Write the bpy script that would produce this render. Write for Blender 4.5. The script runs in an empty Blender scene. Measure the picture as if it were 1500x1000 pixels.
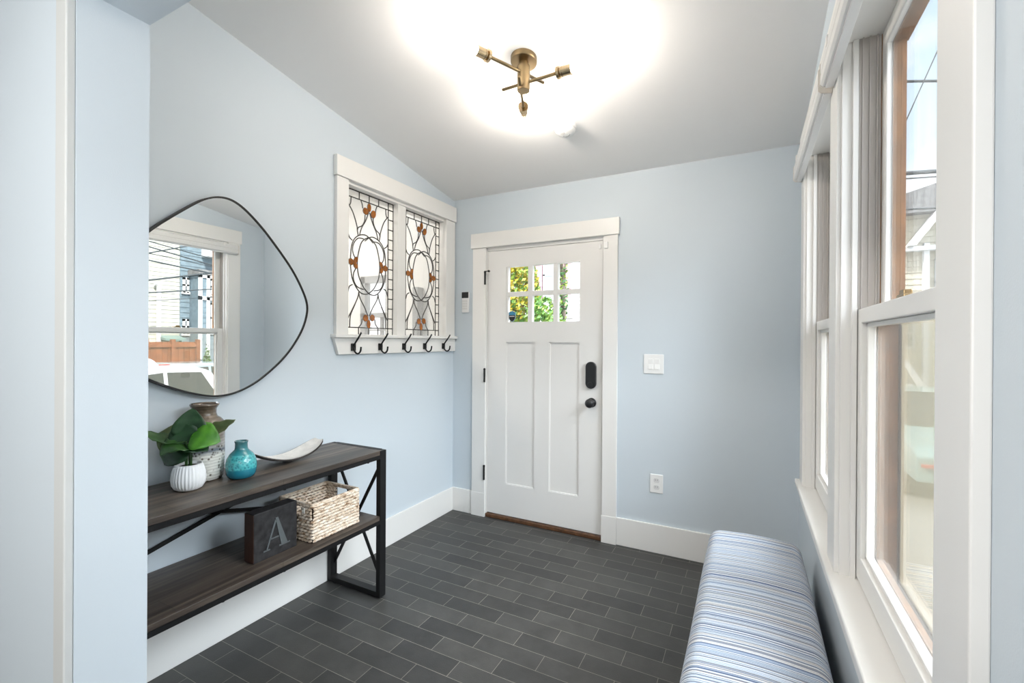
import bpy, bmesh, math, random
from mathutils import Vector, Matrix
random.seed(7)
C = bpy.context.scene.collection
PI = math.pi

# ------------------------------------------------------------------ helpers
def node_mat(name):
    m = bpy.data.materials.new(name); m.use_nodes = True
    nt = m.node_tree; b = nt.nodes['Principled BSDF']
    return m, nt, b

def N(nt, t, **kw):
    n = nt.nodes.new(t)
    for k, v in kw.items():
        if k in n.inputs: n.inputs[k].default_value = v
        else: setattr(n, k, v)
    return n

def mat(name, col, rough=0.5, metal=0.0, spec=None, bump=None, bump_scale=200, var=0.0, var_scale=8, coat=0):
    m, nt, b = node_mat(name)
    b.inputs['Base Color'].default_value = (*col, 1)
    b.inputs['Roughness'].default_value = rough
    b.inputs['Metallic'].default_value = metal
    if spec is not None: b.inputs['Specular IOR Level'].default_value = spec
    if coat: b.inputs['Coat Weight'].default_value = coat
    tc = N(nt, 'ShaderNodeTexCoord')
    if bump:
        n = N(nt, 'ShaderNodeTexNoise', Scale=bump_scale, Detail=3.0)
        nt.links.new(tc.outputs['Object'], n.inputs['Vector'])
        bp = N(nt, 'ShaderNodeBump', Strength=bump, Distance=0.002)
        nt.links.new(n.outputs['Fac'], bp.inputs['Height'])
        nt.links.new(bp.outputs['Normal'], b.inputs['Normal'])
    if var:
        n = N(nt, 'ShaderNodeTexNoise', Scale=var_scale, Detail=4.0)
        nt.links.new(tc.outputs['Object'], n.inputs['Vector'])
        r = N(nt, 'ShaderNodeValToRGB')
        r.color_ramp.elements[0].position = 0.3; r.color_ramp.elements[1].position = 0.7
        r.color_ramp.elements[0].color = (*[c*(1-var) for c in col], 1)
        r.color_ramp.elements[1].color = (*[min(1, c*(1+var)) for c in col], 1)
        nt.links.new(n.outputs['Fac'], r.inputs['Fac'])
        nt.links.new(r.outputs['Color'], b.inputs['Base Color'])
    return m

def emit(name, col, s):
    m, nt, b = node_mat(name)
    b.inputs['Base Color'].default_value = (*col, 1)
    b.inputs['Emission Color'].default_value = (*col, 1)
    b.inputs['Emission Strength'].default_value = s
    return m

def glass(name, tint=(1, 1, 1), refl=1.45, rough=0.0, haze=0.0, haze_col=(.9, .9, .9)):
    m = bpy.data.materials.new(name); m.use_nodes = True
    nt = m.node_tree; nt.nodes.clear()
    out = N(nt, 'ShaderNodeOutputMaterial')
    tr = N(nt, 'ShaderNodeBsdfTransparent', Color=(*tint, 1))
    gl = N(nt, 'ShaderNodeBsdfGlossy', Roughness=rough)
    fr = N(nt, 'ShaderNodeFresnel', IOR=refl)
    ge = N(nt, 'ShaderNodeNewGeometry'); mi = N(nt, 'ShaderNodeMath', operation='MULTIPLY_ADD')   # same reflectance from both faces
    mi.inputs[1].default_value = 1/refl-refl; mi.inputs[2].default_value = refl
    nt.links.new(ge.outputs['Backfacing'], mi.inputs[0]); nt.links.new(mi.outputs[0], fr.inputs['IOR'])
    mx = N(nt, 'ShaderNodeMixShader')
    nt.links.new(fr.outputs[0], mx.inputs[0]); nt.links.new(tr.outputs[0], mx.inputs[1]); nt.links.new(gl.outputs[0], mx.inputs[2])
    last = mx
    if haze:
        df = N(nt, 'ShaderNodeBsdfDiffuse', Color=(*haze_col, 1))
        tl = N(nt, 'ShaderNodeBsdfTranslucent', Color=(*haze_col, 1))
        ad = N(nt, 'ShaderNodeMixShader'); ad.inputs[0].default_value = 0.5
        nt.links.new(df.outputs[0], ad.inputs[1]); nt.links.new(tl.outputs[0], ad.inputs[2])
        m2 = N(nt, 'ShaderNodeMixShader'); m2.inputs[0].default_value = haze
        nt.links.new(mx.outputs[0], m2.inputs[1]); nt.links.new(ad.outputs[0], m2.inputs[2]); last = m2
    nt.links.new(last.outputs[0], out.inputs[0])
    return m

def BM(): return bmesh.new()

def box(bm, x0, x1, y0, y1, z0, z1, zt=None):
    """axis box; zt=(top z at y0, top z at y1) for a sloping top"""
    a, b = (z1, z1) if zt is None else zt
    v = [bm.verts.new(p) for p in ((x0,y0,z0),(x1,y0,z0),(x1,y1,z0),(x0,y1,z0),(x0,y0,a),(x1,y0,a),(x1,y1,b),(x0,y1,b))]
    for f in ((3,2,1,0),(4,5,6,7),(0,1,5,4),(1,2,6,5),(2,3,7,6),(3,0,4,7)):
        bm.faces.new([v[i] for i in f])

def prism(bm, pts, axis, a, b):
    """polygon pts (2D) extruded along axis 0/1/2 from a to b"""
    def P(p, t):
        if axis == 0: return (t, p[0], p[1])
        if axis == 1: return (p[0], t, p[1])
        return (p[0], p[1], t)
    A = [bm.verts.new(P(p, a)) for p in pts]; B = [bm.verts.new(P(p, b)) for p in pts]
    n = len(pts)
    bm.faces.new(A); bm.faces.new(B[::-1])
    for i in range(n):
        bm.faces.new([A[i], B[i], B[(i+1) % n], A[(i+1) % n]])

def frame_of(d):
    d = d.normalized()
    u = Vector((0, 0, 1)) if abs(d.z) < 0.9 else Vector((1, 0, 0))
    s = d.cross(u).normalized(); return s, s.cross(d).normalized()

def tube(bm, pts, r, n=10, closed=False, caps=True):
    pts = [Vector(p) for p in pts]; m = len(pts); rings = []
    rs = r if isinstance(r, (list, tuple)) else [r]*m
    s = None
    for i, p in enumerate(pts):
        if closed: d = pts[(i+1) % m] - pts[i-1]
        else: d = pts[min(i+1, m-1)] - pts[max(i-1, 0)]
        d.normalize()
        if s is None: s, t = frame_of(d)
        else:
            s = (s - d*s.dot(d)).normalized(); t = s.cross(d).normalized()
        rings.append([bm.verts.new(p + (s*math.cos(k*2*PI/n) + t*math.sin(k*2*PI/n))*rs[i]) for k in range(n)])
    for i in range(m if closed else m-1):
        A, B = rings[i], rings[(i+1) % m]
        for k in range(n):
            bm.faces.new([A[k], A[(k+1) % n], B[(k+1) % n], B[k]])
    if caps and not closed:
        bm.faces.new(rings[0][::-1]); bm.faces.new(rings[-1])

def bar(bm, p, q, w, h=None):
    """rectangular bar from p to q (w across, h up)"""
    p, q = Vector(p), Vector(q); h = h or w
    s, t = frame_of(q-p); s = s*w/2; t = t*h/2
    A = [bm.verts.new(p+a) for a in (-s-t, s-t, s+t, -s+t)]; B = [bm.verts.new(q+a) for a in (-s-t, s-t, s+t, -s+t)]
    bm.faces.new(A[::-1]); bm.faces.new(B)
    for k in range(4): bm.faces.new([A[k], A[(k+1) % 4], B[(k+1) % 4], B[k]])

def lathe(bm, prof, cx, cy, n=40, rib=None, axis=2, cz=0, close=True):
    rings = []
    for r, z in prof:
        ring = []
        for k in range(n):
            a = 2*PI*k/n; rr = r*(1 + (rib(k, z) if rib else 0))
            if axis == 2: p = (cx+rr*math.cos(a), cy+rr*math.sin(a), z)
            elif axis == 1: p = (cx+rr*math.cos(a), z, cz+rr*math.sin(a))
            else: p = (z, cy+rr*math.cos(a), cz+rr*math.sin(a))
            ring.append(bm.verts.new(p))
        rings.append(ring)
    for i in range(len(prof)-1):
        for k in range(n):
            bm.faces.new([rings[i][k], rings[i][(k+1) % n], rings[i+1][(k+1) % n], rings[i+1][k]])
    if close:
        if prof[0][0] > 1e-5: bm.faces.new(rings[0][::-1])
        if prof[-1][0] > 1e-5: bm.faces.new(rings[-1])

ORG = {}
def finish(o, parent, org):
    C.objects.link(o)
    if parent is not None:
        o.parent = parent; ORG[o.name] = ORG[parent.name]
    else:
        ORG[o.name] = Vector(org)

def obj(name, bm, m, parent=None, smooth=False, bevel=0.0, org=(0, 0, 0), seg=2, subsurf=0):
    """one mesh object; vertices are written in world coordinates and shifted to the thing's origin"""
    bmesh.ops.recalc_face_normals(bm, faces=bm.faces)
    og = ORG[parent.name] if parent is not None else Vector(org)
    bmesh.ops.translate(bm, verts=bm.verts, vec=-og)
    me = bpy.data.meshes.new(name); bm.to_mesh(me); bm.free()
    me.materials.append(m)
    o = bpy.data.objects.new(name, me); finish(o, parent, org)
    if parent is None: o.location = og
    if smooth:
        for p in me.polygons: p.use_smooth = True
    if bevel:
        md = o.modifiers.new('bevel', 'BEVEL'); md.width = bevel; md.segments = seg; md.limit_method = 'ANGLE'; md.angle_limit = 0.6
    if subsurf:
        md = o.modifiers.new('sub', 'SUBSURF'); md.levels = subsurf; md.render_levels = subsurf
    return o

def thing(name, label, cat, loc, group=None):
    o = bpy.data.objects.new(name, None); C.objects.link(o)
    o.empty_display_size = 0.05
    o.location = loc; o['label'] = label; o['category'] = cat
    if group: o['group'] = group
    ORG[o.name] = Vector(loc); return o

def tag(o, label, cat, group=None):
    o['label'] = label; o['category'] = cat
    if group: o['group'] = group
    return o

def sthing(name, loc=(0, 0, 0), label=None):
    o = bpy.data.objects.new(name, None); C.objects.link(o); o.location = loc
    o.empty_display_size = 0.05
    o['kind'] = 'structure'; ORG[o.name] = Vector(loc)
    if label: o['label'] = label
    return o

def struct(name, bm, m, label=None, **kw):
    o = obj(name, bm, m, None, **kw); o['kind'] = 'structure'
    if label: o['label'] = label
    return o

def dup(root, loc, label=None):
    r = root.copy(); C.objects.link(r); r.location = loc
    if label: r['label'] = label
    for ch in list(root.children):
        c = ch.copy(); C.objects.link(c); c.parent = r
        for g in list(ch.children):
            d = g.copy(); C.objects.link(d); d.parent = c
    return r

# ------------------------------------------------------------------ materials
BLUE = (0.610, 0.675, 0.725)
M_wall = mat('pale_blue_paint', BLUE, 0.6, bump=0.08, bump_scale=350)
M_ceil = mat('ceiling_paint', (0.87, 0.86, 0.85), 0.8, bump=0.05, bump_scale=300)
M_trim = mat('white_trim_paint', (0.82, 0.81, 0.785), 0.35, bump=0.03, bump_scale=90)
M_door = mat('white_door_paint', (0.80, 0.79, 0.77), 0.4, bump=0.03, bump_scale=80)
M_white = mat('white_plastic', (0.85, 0.85, 0.84), 0.35)
M_shade = mat('shade_plastic', (0.74, 0.735, 0.72), 0.4)
M_cap = mat('shade_end_cap', (0.70, 0.66, 0.60), 0.5)
M_liner = mat('vinyl_jamb_liner', (0.50, 0.47, 0.44), 0.5)
M_black = mat('black_metal', (0.005, 0.005, 0.0055), 0.5, spec=0.35, bump=0.05)
M_blackp = mat('black_plastic', (0.015, 0.015, 0.016), 0.3)
M_hinge = mat('black_hinge_steel', (0.02, 0.02, 0.02), 0.4, metal=0.6)
M_brass = mat('antique_brass', (0.32, 0.235, 0.13), 0.32, metal=1.0, bump=0.04, bump_scale=120)
M_sock = mat('polished_socket', (0.62, 0.48, 0.30), 0.22, metal=1.0)
M_bulb = emit('lit_bulb', (1.0, 0.90, 0.79), 215)
M_glass = glass('window_glass')
M_thresh = mat('oak_threshold', (0.10, 0.045, 0.02), 0.45, var=0.4, var_scale=30)
M_brown = mat('stained_wood_exterior', (0.27, 0.13, 0.05), 0.55, var=0.3, var_scale=14)
M_greyframe = mat('grey_window_frame', (0.30, 0.31, 0.32), 0.5)
M_rwall = mat('white_room_paint', (0.84, 0.83, 0.81), 0.7)
M_rfloor = mat('room_oak_floor', (0.30, 0.18, 0.10), 0.45, var=0.3)
M_diff = emit('fill_diffuser', (1.0, 0.95, 0.88), 6)

def floor_mat():
    m, nt, b = node_mat('slate_tile')
    tc = N(nt, 'ShaderNodeTexCoord')
    mp = N(nt, 'ShaderNodeMapping'); mp.inputs['Location'].default_value = (1.99+0.3045*20, -1.0215+0.0985*100, 0)
    nt.links.new(tc.outputs['Object'], mp.inputs['Vector'])
    br = N(nt, 'ShaderNodeTexBrick')
    br.offset = 0.5; br.offset_frequency = 2; br.squash = 1; br.squash_frequency = 2
    for k, v in {'Scale': 1.0, 'Mortar Size': 0.0010, 'Mortar Smooth': 0.1, 'Bias': -0.1, 'Brick Width': 0.3045, 'Row Height': 0.0985}.items(): br.inputs[k].default_value = v
    br.inputs['Color1'].default_value = (0.038, 0.038, 0.037, 1)
    br.inputs['Color2'].default_value = (0.066, 0.065, 0.061, 1)
    br.inputs['Mortar'].default_value = (0.26, 0.24, 0.21, 1)
    nt.links.new(mp.outputs[0], br.inputs['Vector'])
    n = N(nt, 'ShaderNodeTexNoise', Scale=9.0, Detail=8.0, Roughness=0.65)
    nt.links.new(tc.outputs['Object'], n.inputs['Vector'])
    mx = N(nt, 'ShaderNodeMix', data_type='RGBA', blend_type='MULTIPLY'); mx.inputs['Factor'].default_value = 0.75
    r = N(nt, 'ShaderNodeValToRGB'); r.color_ramp.elements[0].position = .3; r.color_ramp.elements[1].position = .72
    r.color_ramp.elements[0].color = (.6, .6, .6, 1); r.color_ramp.elements[1].color = (1.25, 1.25, 1.25, 1)
    nt.links.new(n.outputs['Fac'], r.inputs['Fac'])
    nt.links.new(br.outputs['Color'], mx.inputs[6]); nt.links.new(r.outputs['Color'], mx.inputs[7])
    nt.links.new(mx.outputs[2], b.inputs['Base Color'])
    b.inputs['Roughness'].default_value = 0.48
    n2 = N(nt, 'ShaderNodeTexNoise', Scale=180.0, Detail=4.0)
    nt.links.new(tc.outputs['Object'], n2.inputs['Vector'])
    mr = N(nt, 'ShaderNodeMapRange'); mr.inputs['To Min'].default_value = 0.38; mr.inputs['To Max'].default_value = 0.6
    nt.links.new(n.outputs['Fac'], mr.inputs['Value']); nt.links.new(mr.outputs[0], b.inputs['Roughness'])
    sb = N(nt, 'ShaderNodeMath', operation='MULTIPLY_ADD'); sb.inputs[1].default_value = -1.0
    nt.links.new(br.outputs['Fac'], sb.inputs[0]); nt.links.new(n2.outputs['Fac'], sb.inputs[2])
    bp = N(nt, 'ShaderNodeBump', Strength=0.25, Distance=0.0015)
    nt.links.new(sb.outputs[0], bp.inputs['Height']); nt.links.new(bp.outputs['Normal'], b.inputs['Normal'])
    return m
M_floor = floor_mat()

def wood_mat(name, c0, c1, c2, sc=(26, 1.6, 26), rough=0.42, plank=0.11):
    m, nt, b = node_mat(name)
    tc = N(nt, 'ShaderNodeTexCoord')
    mp = N(nt, 'ShaderNodeMapping'); mp.inputs['Scale'].default_value = sc
    nt.links.new(tc.outputs['Object'], mp.inputs['Vector'])
    n = N(nt, 'ShaderNodeTexNoise', Scale=1.0, Detail=7.0, Roughness=0.6, Distortion=0.5)
    nt.links.new(mp.outputs[0], n.inputs['Vector'])
    r = N(nt, 'ShaderNodeValToRGB'); e = r.color_ramp.elements
    e[0].position = .32; e[0].color = (*c0, 1); e[1].position = .7; e[1].color = (*c2, 1)
    k = e.new(.5); k.color = (*c1, 1)
    nt.links.new(n.outputs['Fac'], r.inputs['Fac'])
    br = N(nt, 'ShaderNodeTexBrick'); br.offset = .37
    mp2 = N(nt, 'ShaderNodeMapping'); mp2.inputs['Rotation'].default_value = (0, 0, PI/2); mp2.inputs['Location'].default_value = (5, 5, 0)
    nt.links.new(tc.outputs['Object'], mp2.inputs['Vector']); nt.links.new(mp2.outputs[0], br.inputs['Vector'])
    for kk, v in {'Scale': 1.0, 'Mortar Size': 0.0007, 'Brick Width': 0.62, 'Row Height': plank, 'Bias': 0.0}.items(): br.inputs[kk].default_value = v
    br.inputs['Color1'].default_value = (0.62, .62, .62, 1); br.inputs['Color2'].default_value = (1.2, 1.18, 1.15, 1); br.inputs['Mortar'].default_value = (.3, .3, .3, 1)
    mx = N(nt, 'ShaderNodeMix', data_type='RGBA', blend_type='MULTIPLY'); mx.inputs['Factor'].default_value = 1.0
    nt.links.new(r.outputs['Color'], mx.inputs[6]); nt.links.new(br.outputs['Color'], mx.inputs[7])
    nt.links.new(mx.outputs[2], b.inputs['Base Color'])
    b.inputs['Roughness'].default_value = rough
    bp = N(nt, 'ShaderNodeBump', Strength=0.15, Distance=0.001)
    nt.links.new(n.outputs['Fac'], bp.inputs['Height']); nt.links.new(bp.outputs['Normal'], b.inputs['Normal'])
    return m
M_wood = wood_mat('weathered_dark_wood', (0.026, 0.020, 0.016), (0.072, 0.056, 0.046), (0.165, 0.136, 0.104))

def stripe_mat():
    m, nt, b = node_mat('striped_fabric')
    tc = N(nt, 'ShaderNodeTexCoord')
    sp = N(nt, 'ShaderNodeSeparateXYZ'); nt.links.new(tc.outputs['Object'], sp.inputs[0])
    wob = N(nt, 'ShaderNodeTexNoise', Scale=2.5, Detail=1.0); nt.links.new(tc.outputs['Object'], wob.inputs['Vector'])
    a = N(nt, 'ShaderNodeMath', operation='MULTIPLY_ADD'); a.inputs[1].default_value = 0.010
    nt.links.new(wob.outputs['Fac'], a.inputs[0]); nt.links.new(sp.outputs['Y'], a.inputs[2])
    n1 = N(nt, 'ShaderNodeTexNoise', noise_dimensions='1D'); n1.inputs['Scale'].default_value = 165.0; n1.inputs['Detail'].default_value = 1.5
    n2 = N(nt, 'ShaderNodeTexNoise', noise_dimensions='1D'); n2.inputs['Scale'].default_value = 34.0; n2.inputs['Detail'].default_value = 1.0
    n3 = N(nt, 'ShaderNodeTexNoise', noise_dimensions='1D'); n3.inputs['Scale'].default_value = 15.0
    for n in (n1, n2, n3): nt.links.new(a.outputs[0], n.inputs['W'])
    r = N(nt, 'ShaderNodeValToRGB'); e = r.color_ramp.elements
    e[0].position = .41; e[0].color = (0.02, 0.03, 0.08, 1); e[1].position = .56; e[1].color = (0.74, 0.76, 0.76, 1)
    for p, c in ((.455, (0.08, 0.13, 0.26)), (.49, (0.26, 0.37, 0.54)), (.525, (0.50, 0.58, 0.66))):
        k = e.new(p); k.color = (*c, 1)
    nt.links.new(n1.outputs['Fac'], r.inputs['Fac'])
    r2 = N(nt, 'ShaderNodeValToRGB'); e = r2.color_ramp.elements
    e[0].position = .38; e[0].color = (0.12, 0.21, 0.42, 1); e[1].position = .62; e[1].color = (0.55, 0.47, 0.38, 1)
    k = e.new(.5); k.color = (0.60, 0.68, 0.76, 1)
    nt.links.new(n2.outputs['Fac'], r2.inputs['Fac'])
    mx = N(nt, 'ShaderNodeMix', data_type='RGBA', blend_type='MIX'); mx.inputs['Factor'].default_value = 0.25
    nt.links.new(r.outputs['Color'], mx.inputs[6]); nt.links.new(r2.outputs['Color'], mx.inputs[7])
    wv = N(nt, 'ShaderNodeTexNoise', Scale=260.0, Detail=2.0); nt.links.new(tc.outputs['Object'], wv.inputs['Vector'])
    rw = N(nt, 'ShaderNodeValToRGB'); rw.color_ramp.elements[0].color = (.75, .75, .75, 1); rw.color_ramp.elements[1].color = (1.15, 1.15, 1.15, 1)
    nt.links.new(wv.outputs['Fac'], rw.inputs['Fac'])
    m3 = N(nt, 'ShaderNodeMix', data_type='RGBA', blend_type='MULTIPLY'); m3.inputs['Factor'].default_value = 1.0
    nt.links.new(mx.outputs[2], m3.inputs[6]); nt.links.new(rw.outputs['Color'], m3.inputs[7])
    nt.links.new(m3.outputs[2], b.inputs['Base Color'])
    b.inputs['Roughness'].default_value = 0.9; b.inputs['Sheen Weight'].default_value = 0.2
    bp = N(nt, 'ShaderNodeBump', Strength=0.5, Distance=0.002)
    nt.links.new(n1.outputs['Fac'], bp.inputs['Height']); nt.links.new(bp.outputs['Normal'], b.inputs['Normal'])
    return m
M_stripe = stripe_mat()

# ------------------------------------------------------------------ key dimensions (camera stands at x=0, y=0)
XL, XR, YB, YP = -2.112, 0.258, 3.038, 0.55      # left wall, right wall, door wall, near edge of the room
CS = 0.1517
def zc(y): return 2.485 + CS*(3.025 - y)         # the ceiling rises towards the house

# ------------------------------------------------------------------ room shell
b = BM(); box(b, -3.7, 0.40, -3.1, 3.18, -0.12, 0.0); struct('floor', b, M_floor)
b = BM(); box(b, XL-0.12, XR+0.17, 0.42, 3.20, 0, 0)
bm = BM()
v = [bm.verts.new(p) for p in ((XL-.1, .40, zc(.40)), (XR+.17, .40, zc(.40)), (XR+.17, 3.20, zc(3.20)), (XL-.1, 3.20, zc(3.20)),
                                (XL-.1, .40, zc(.40)+.08), (XR+.17, .40, zc(.40)+.08), (XR+.17, 3.20, zc(3.20)+.08), (XL-.1, 3.20, zc(3.20)+.08))]
for f in ((0, 1, 2, 3), (7, 6, 5, 4), (4, 5, 1, 0), (5, 6, 2, 1), (6, 7, 3, 2), (7, 4, 0, 3)): bm.faces.new([v[i] for i in f])
struct('ceiling', bm, M_ceil); b.free()

# left wall with the stained glass opening
WY0, WYM0, WYM1, WY1, WZ0, WZ1 = 1.93, 2.388, 2.468, 2.915, 1.385, 2.302
b = BM()
box(b, XL-.12, XL, YP, WY0, 0, 0, zt=(zc(YP), zc(WY0)))
box(b, XL-.12, XL, WY1, YB+.14, 0, 0, zt=(zc(WY1), zc(YB+.14)))
box(b, XL-.12, XL, WY0, WY1, 0, WZ0)
box(b, XL-.12, XL, WY0, WY1, WZ1, 0, zt=(zc(WY0), zc(WY1)))
struct('wall_left', b, M_wall)
# back wall with door opening
DX0, DX1, DZ1 = -1.80, -0.877, 2.075
b = BM(); T = zc(YB)+.02
box(b, XL, DX0, YB, YB+.14, 0, T); box(b, DX1, XR, YB, YB+.14, 0, T); box(b, DX0, DX1, YB, YB+.14, DZ1, T)
struct('wall_back', b, M_wall)
# right wall with two window openings
NY0, NY1, FY0, FY1, RZ0, RZ1 = 0.86, 1.715, 1.835, 2.66, 0.64, 2.285
b = BM()
RT = 0.14
for y0, y1 in ((-3.1, NY0), (FY1, YB+.14)):
    zz = (zc(max(y0, .42)) if y0 > 0 else 2.75, zc(y1))
    if y0 < 0:
        box(b, XR, XR+RT, -3.1, .42, 0, 2.78); box(b, XR, XR+RT, .42, y1, 0, 0, zt=(zc(.42), zc(y1)))
    else: box(b, XR, XR+RT, y0, y1, 0, 0, zt=zz)
box(b, XR, XR+RT, NY1, FY0, 0, 0, zt=(zc(NY1), zc(FY0)))
for y0, y1 in ((NY0, NY1), (FY0, FY1)):
    box(b, XR, XR+RT, y0, y1, 0, RZ0); box(b, XR, XR+RT, y0, y1, RZ1, 0, zt=(zc(y0), zc(y1)))
struct('wall_right', b, M_wall)
# near partition with the wide opening the camera looks through
PX = -1.240
b = BM(); box(b, -3.6, PX, .42, YP, 0, 2.90); box(b, PX, XR, .42, YP, 2.088, 2.90)
struct('wall_front', b, M_wall)
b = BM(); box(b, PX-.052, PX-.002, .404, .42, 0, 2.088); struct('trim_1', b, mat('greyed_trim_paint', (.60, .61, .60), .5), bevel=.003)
# hall of the house behind the camera
b = BM(); box(b, -3.72, -3.6, -3.1, .55, 0, 2.78); struct('wall_hall_left', b, M_wall)
b = BM(); box(b, -3.72, XR+RT, -3.22, -3.1, 0, 2.78); struct('wall_hall_back', b, M_rwall)
b = BM(); box(b, -3.72, XR+RT, -3.22, .42, 2.70, 2.80); struct('ceiling_hall', b, M_rwall)
# room behind the stained glass
b = BM(); box(b, -4.12, -4.0, .55, 3.18, 0, 2.9); struct('wall_room_left', b, M_rwall)
b = BM(); X0, X1, X2, X3 = -4.0, -3.13, -2.80, XL-.12
box(b, X0, X1, 3.06, 3.18, 0, 2.9); box(b, X2, X3, 3.06, 3.18, 0, 2.9); box(b, X1, X2, 3.06, 3.18, 0, .9); box(b, X1, X2, 3.06, 3.18, 1.93, 2.9)
struct('wall_room_back', b, M_rwall)
b = BM(); box(b, -4.12, XL-.12, .55, 3.18, 2.70, 2.80); struct('ceiling_room', b, M_rwall)
b = BM(); box(b, -4.12, -3.7, .42, 3.18, -.12, 0.0); struct('floor_room', b, M_rfloor)
b = BM(); box(b, -4.12, -3.6, .42, .55, 0, 2.9); struct('wall_room_front', b, M_rwall)
# its grey framed window and a grey door edge
w4 = sthing('window_4', (-2.96, 3.06, .9))
b = BM()
for x0, x1, z0, z1 in ((X1, X1+.055, .9, 1.93), (X2-.03, X2, .9, 1.93), (X1, X2, 1.87, 1.93), (X1, X2, .9, .96), (X1, X2, 1.56, 1.60)):
    box(b, x0, x1, 3.03, 3.10, z0, z1)
obj('window_frame', b, M_greyframe, w4)
b = BM()
box(b, -2.91, -2.885, 3.05, 3.08, .95, 1.57)
for z in (1.12, 1.28, 1.44): box(b, X1+.05, X2-.03, 3.055, 3.075, z, z+.014)
obj('muntin', b, M_greyframe, w4)
b = BM(); box(b, X1+.05, X2-.03, 3.062, 3.067, .95, 1.88); obj('pane', b, M_glass, w4)
b = BM(); box(b, -2.485, -2.435, 2.98, 3.055, 0, 1.80); struct('trim_2', b, M_greyframe)

# baseboards
BH = .183
def board(bm, x0, x1, y0, y1): box(bm, x0, x1, y0, y1, 0, BH)
b = BM(); board(b, XL, XL+.013, YP, YB); struct('baseboard_left', b, M_trim, bevel=.003)
b = BM(); board(b, XL+.013, -1.918, YB-.014, YB); board(b, -.778, XR-.013, YB-.014, YB); struct('baseboard_back', b, M_trim, bevel=.003)
b = BM(); board(b, XR-.013, XR, .42, YB); struct('baseboard_right', b, M_trim, bevel=.003)

# ------------------------------------------------------------------ entry door
F = YB-.021
dr = sthing('door_1', (-1.34, YB, 0), 'white craftsman entry door with six small panes and two tall panels')
b = BM()
box(b, -1.918, DX0, F, YB, 0, 2.075); box(b, DX1, -.778, F, YB, 0, 2.075)
obj('casing', b, M_trim, dr, bevel=.0025)
b = BM(); box(b, -1.921, DX0+.002, F-.003, F, 0, BH); box(b, DX1-.002, -.776, F-.003, F, 0, BH); obj('plinth_block', b, M_trim, dr, bevel=.002)
b = BM(); box(b, -1.931, -.768, YB-.032, YB, 2.075, 2.188); obj('head_casing', b, M_trim, dr, bevel=.0025)
b = BM(); box(b, DX0, DX0+.006, YB, YB+.13, 0, DZ1); box(b, DX1-.006, DX1, YB, YB+.13, 0, DZ1); box(b, DX0, DX1, YB, YB+.13, DZ1-.026, DZ1)
obj('door_jamb', b, M_trim, dr)
b = BM(); box(b, DX0, DX1, YB-.012, YB+.15, 0, .028); obj('threshold', b, M_thresh, dr, bevel=.006)
# slab: stiles and rails around lites and panels
SX0, SX1, SZ0, SZ1 = DX0+.008, DX1-.009, .036, 2.046
YS = YB+.004; YT = YS+.044
LX0, LX1, LZ0, LZ1 = -1.625, -1.050, 1.500, 1.918
b = BM()
cols = (-1.632, -1.392, -1.276, -1.050); pz0, pz1 = .272, 1.350
box(b, SX0, cols[0], YS, YT, SZ0, SZ1); box(b, cols[3], SX1, YS, YT, SZ0, SZ1)
box(b, cols[0], cols[3], YS, YT, LZ1, SZ1); box(b, cols[0], cols[3], YS, YT, pz1, LZ0); box(b, cols[0], cols[3], YS, YT, SZ0, pz0)
box(b, cols[1], cols[2], YS, YT, pz0, pz1)
obj('door_slab', b, M_door, dr)
for x0, x1 in ((cols[0], cols[1]), (cols[2], cols[3])):
    b = BM(); box(b, x0, x1, YS+.011, YT-.01, pz0, pz1)
    for (a0, a1, c0, c1) in ((x0, x0+.006, pz0, pz1), (x1-.006, x1, pz0, pz1), (x0, x1, pz0, pz0+.006), (x0, x1, pz1-.006, pz1)):
        box(b, a0, a1, YS+.004, YS+.012, c0, c1)
    obj('door_panel', b, M_door, dr)
b = BM()
vx = ((-1.453, -1.417), (-1.251, -1.215)); hz = (1.694, 1.728)
box(b, cols[0], LX0+.006, YS+.004, YT-.004, LZ0, LZ1)
for x0, x1 in vx: box(b, x0, x1, YS+.004, YT-.004, LZ0, LZ1)
for x0, x1 in ((LX0, vx[0][0]), (vx[0][1], vx[1][0]), (vx[1][1], LX1)): box(b, x0, x1, YS+.004, YT-.004, *hz)
obj('muntin', b, M_door, dr, bevel=.002)
b = BM(); box(b, LX0, LX1, YS+.022, YS+.028, LZ0, LZ1); obj('pane', b, M_glass, dr)
for z0, z1 in ((1.790, 1.886), (1.040, 1.138), (.288, .393)):
    b = BM(); lathe(b, [(.0075, z0), (.0075, z1)], DX0-.002, F-.006, 14); lathe(b, [(.009, z1-.004), (.009, z1+.005), (.004, z1+.01)], DX0-.002, F-.006, 14)
    h = obj('hinge', b, M_hinge, dr, smooth=False)
    if z0 > 1.5:
        b = BM(); tube(b, [(DX0-.002, F-.01, z1+.002), (DX0+.02, F-.02, z1+.004), (DX0+.036, F-.012, z1+.004)], .0035, 8); lathe(b, [(.008, F-.02), (.008, F-.008)], DX0+.036, 0, 12, axis=1, cz=z1+.004)
        obj('hinge_stop', b, M_hinge, h)
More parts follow.
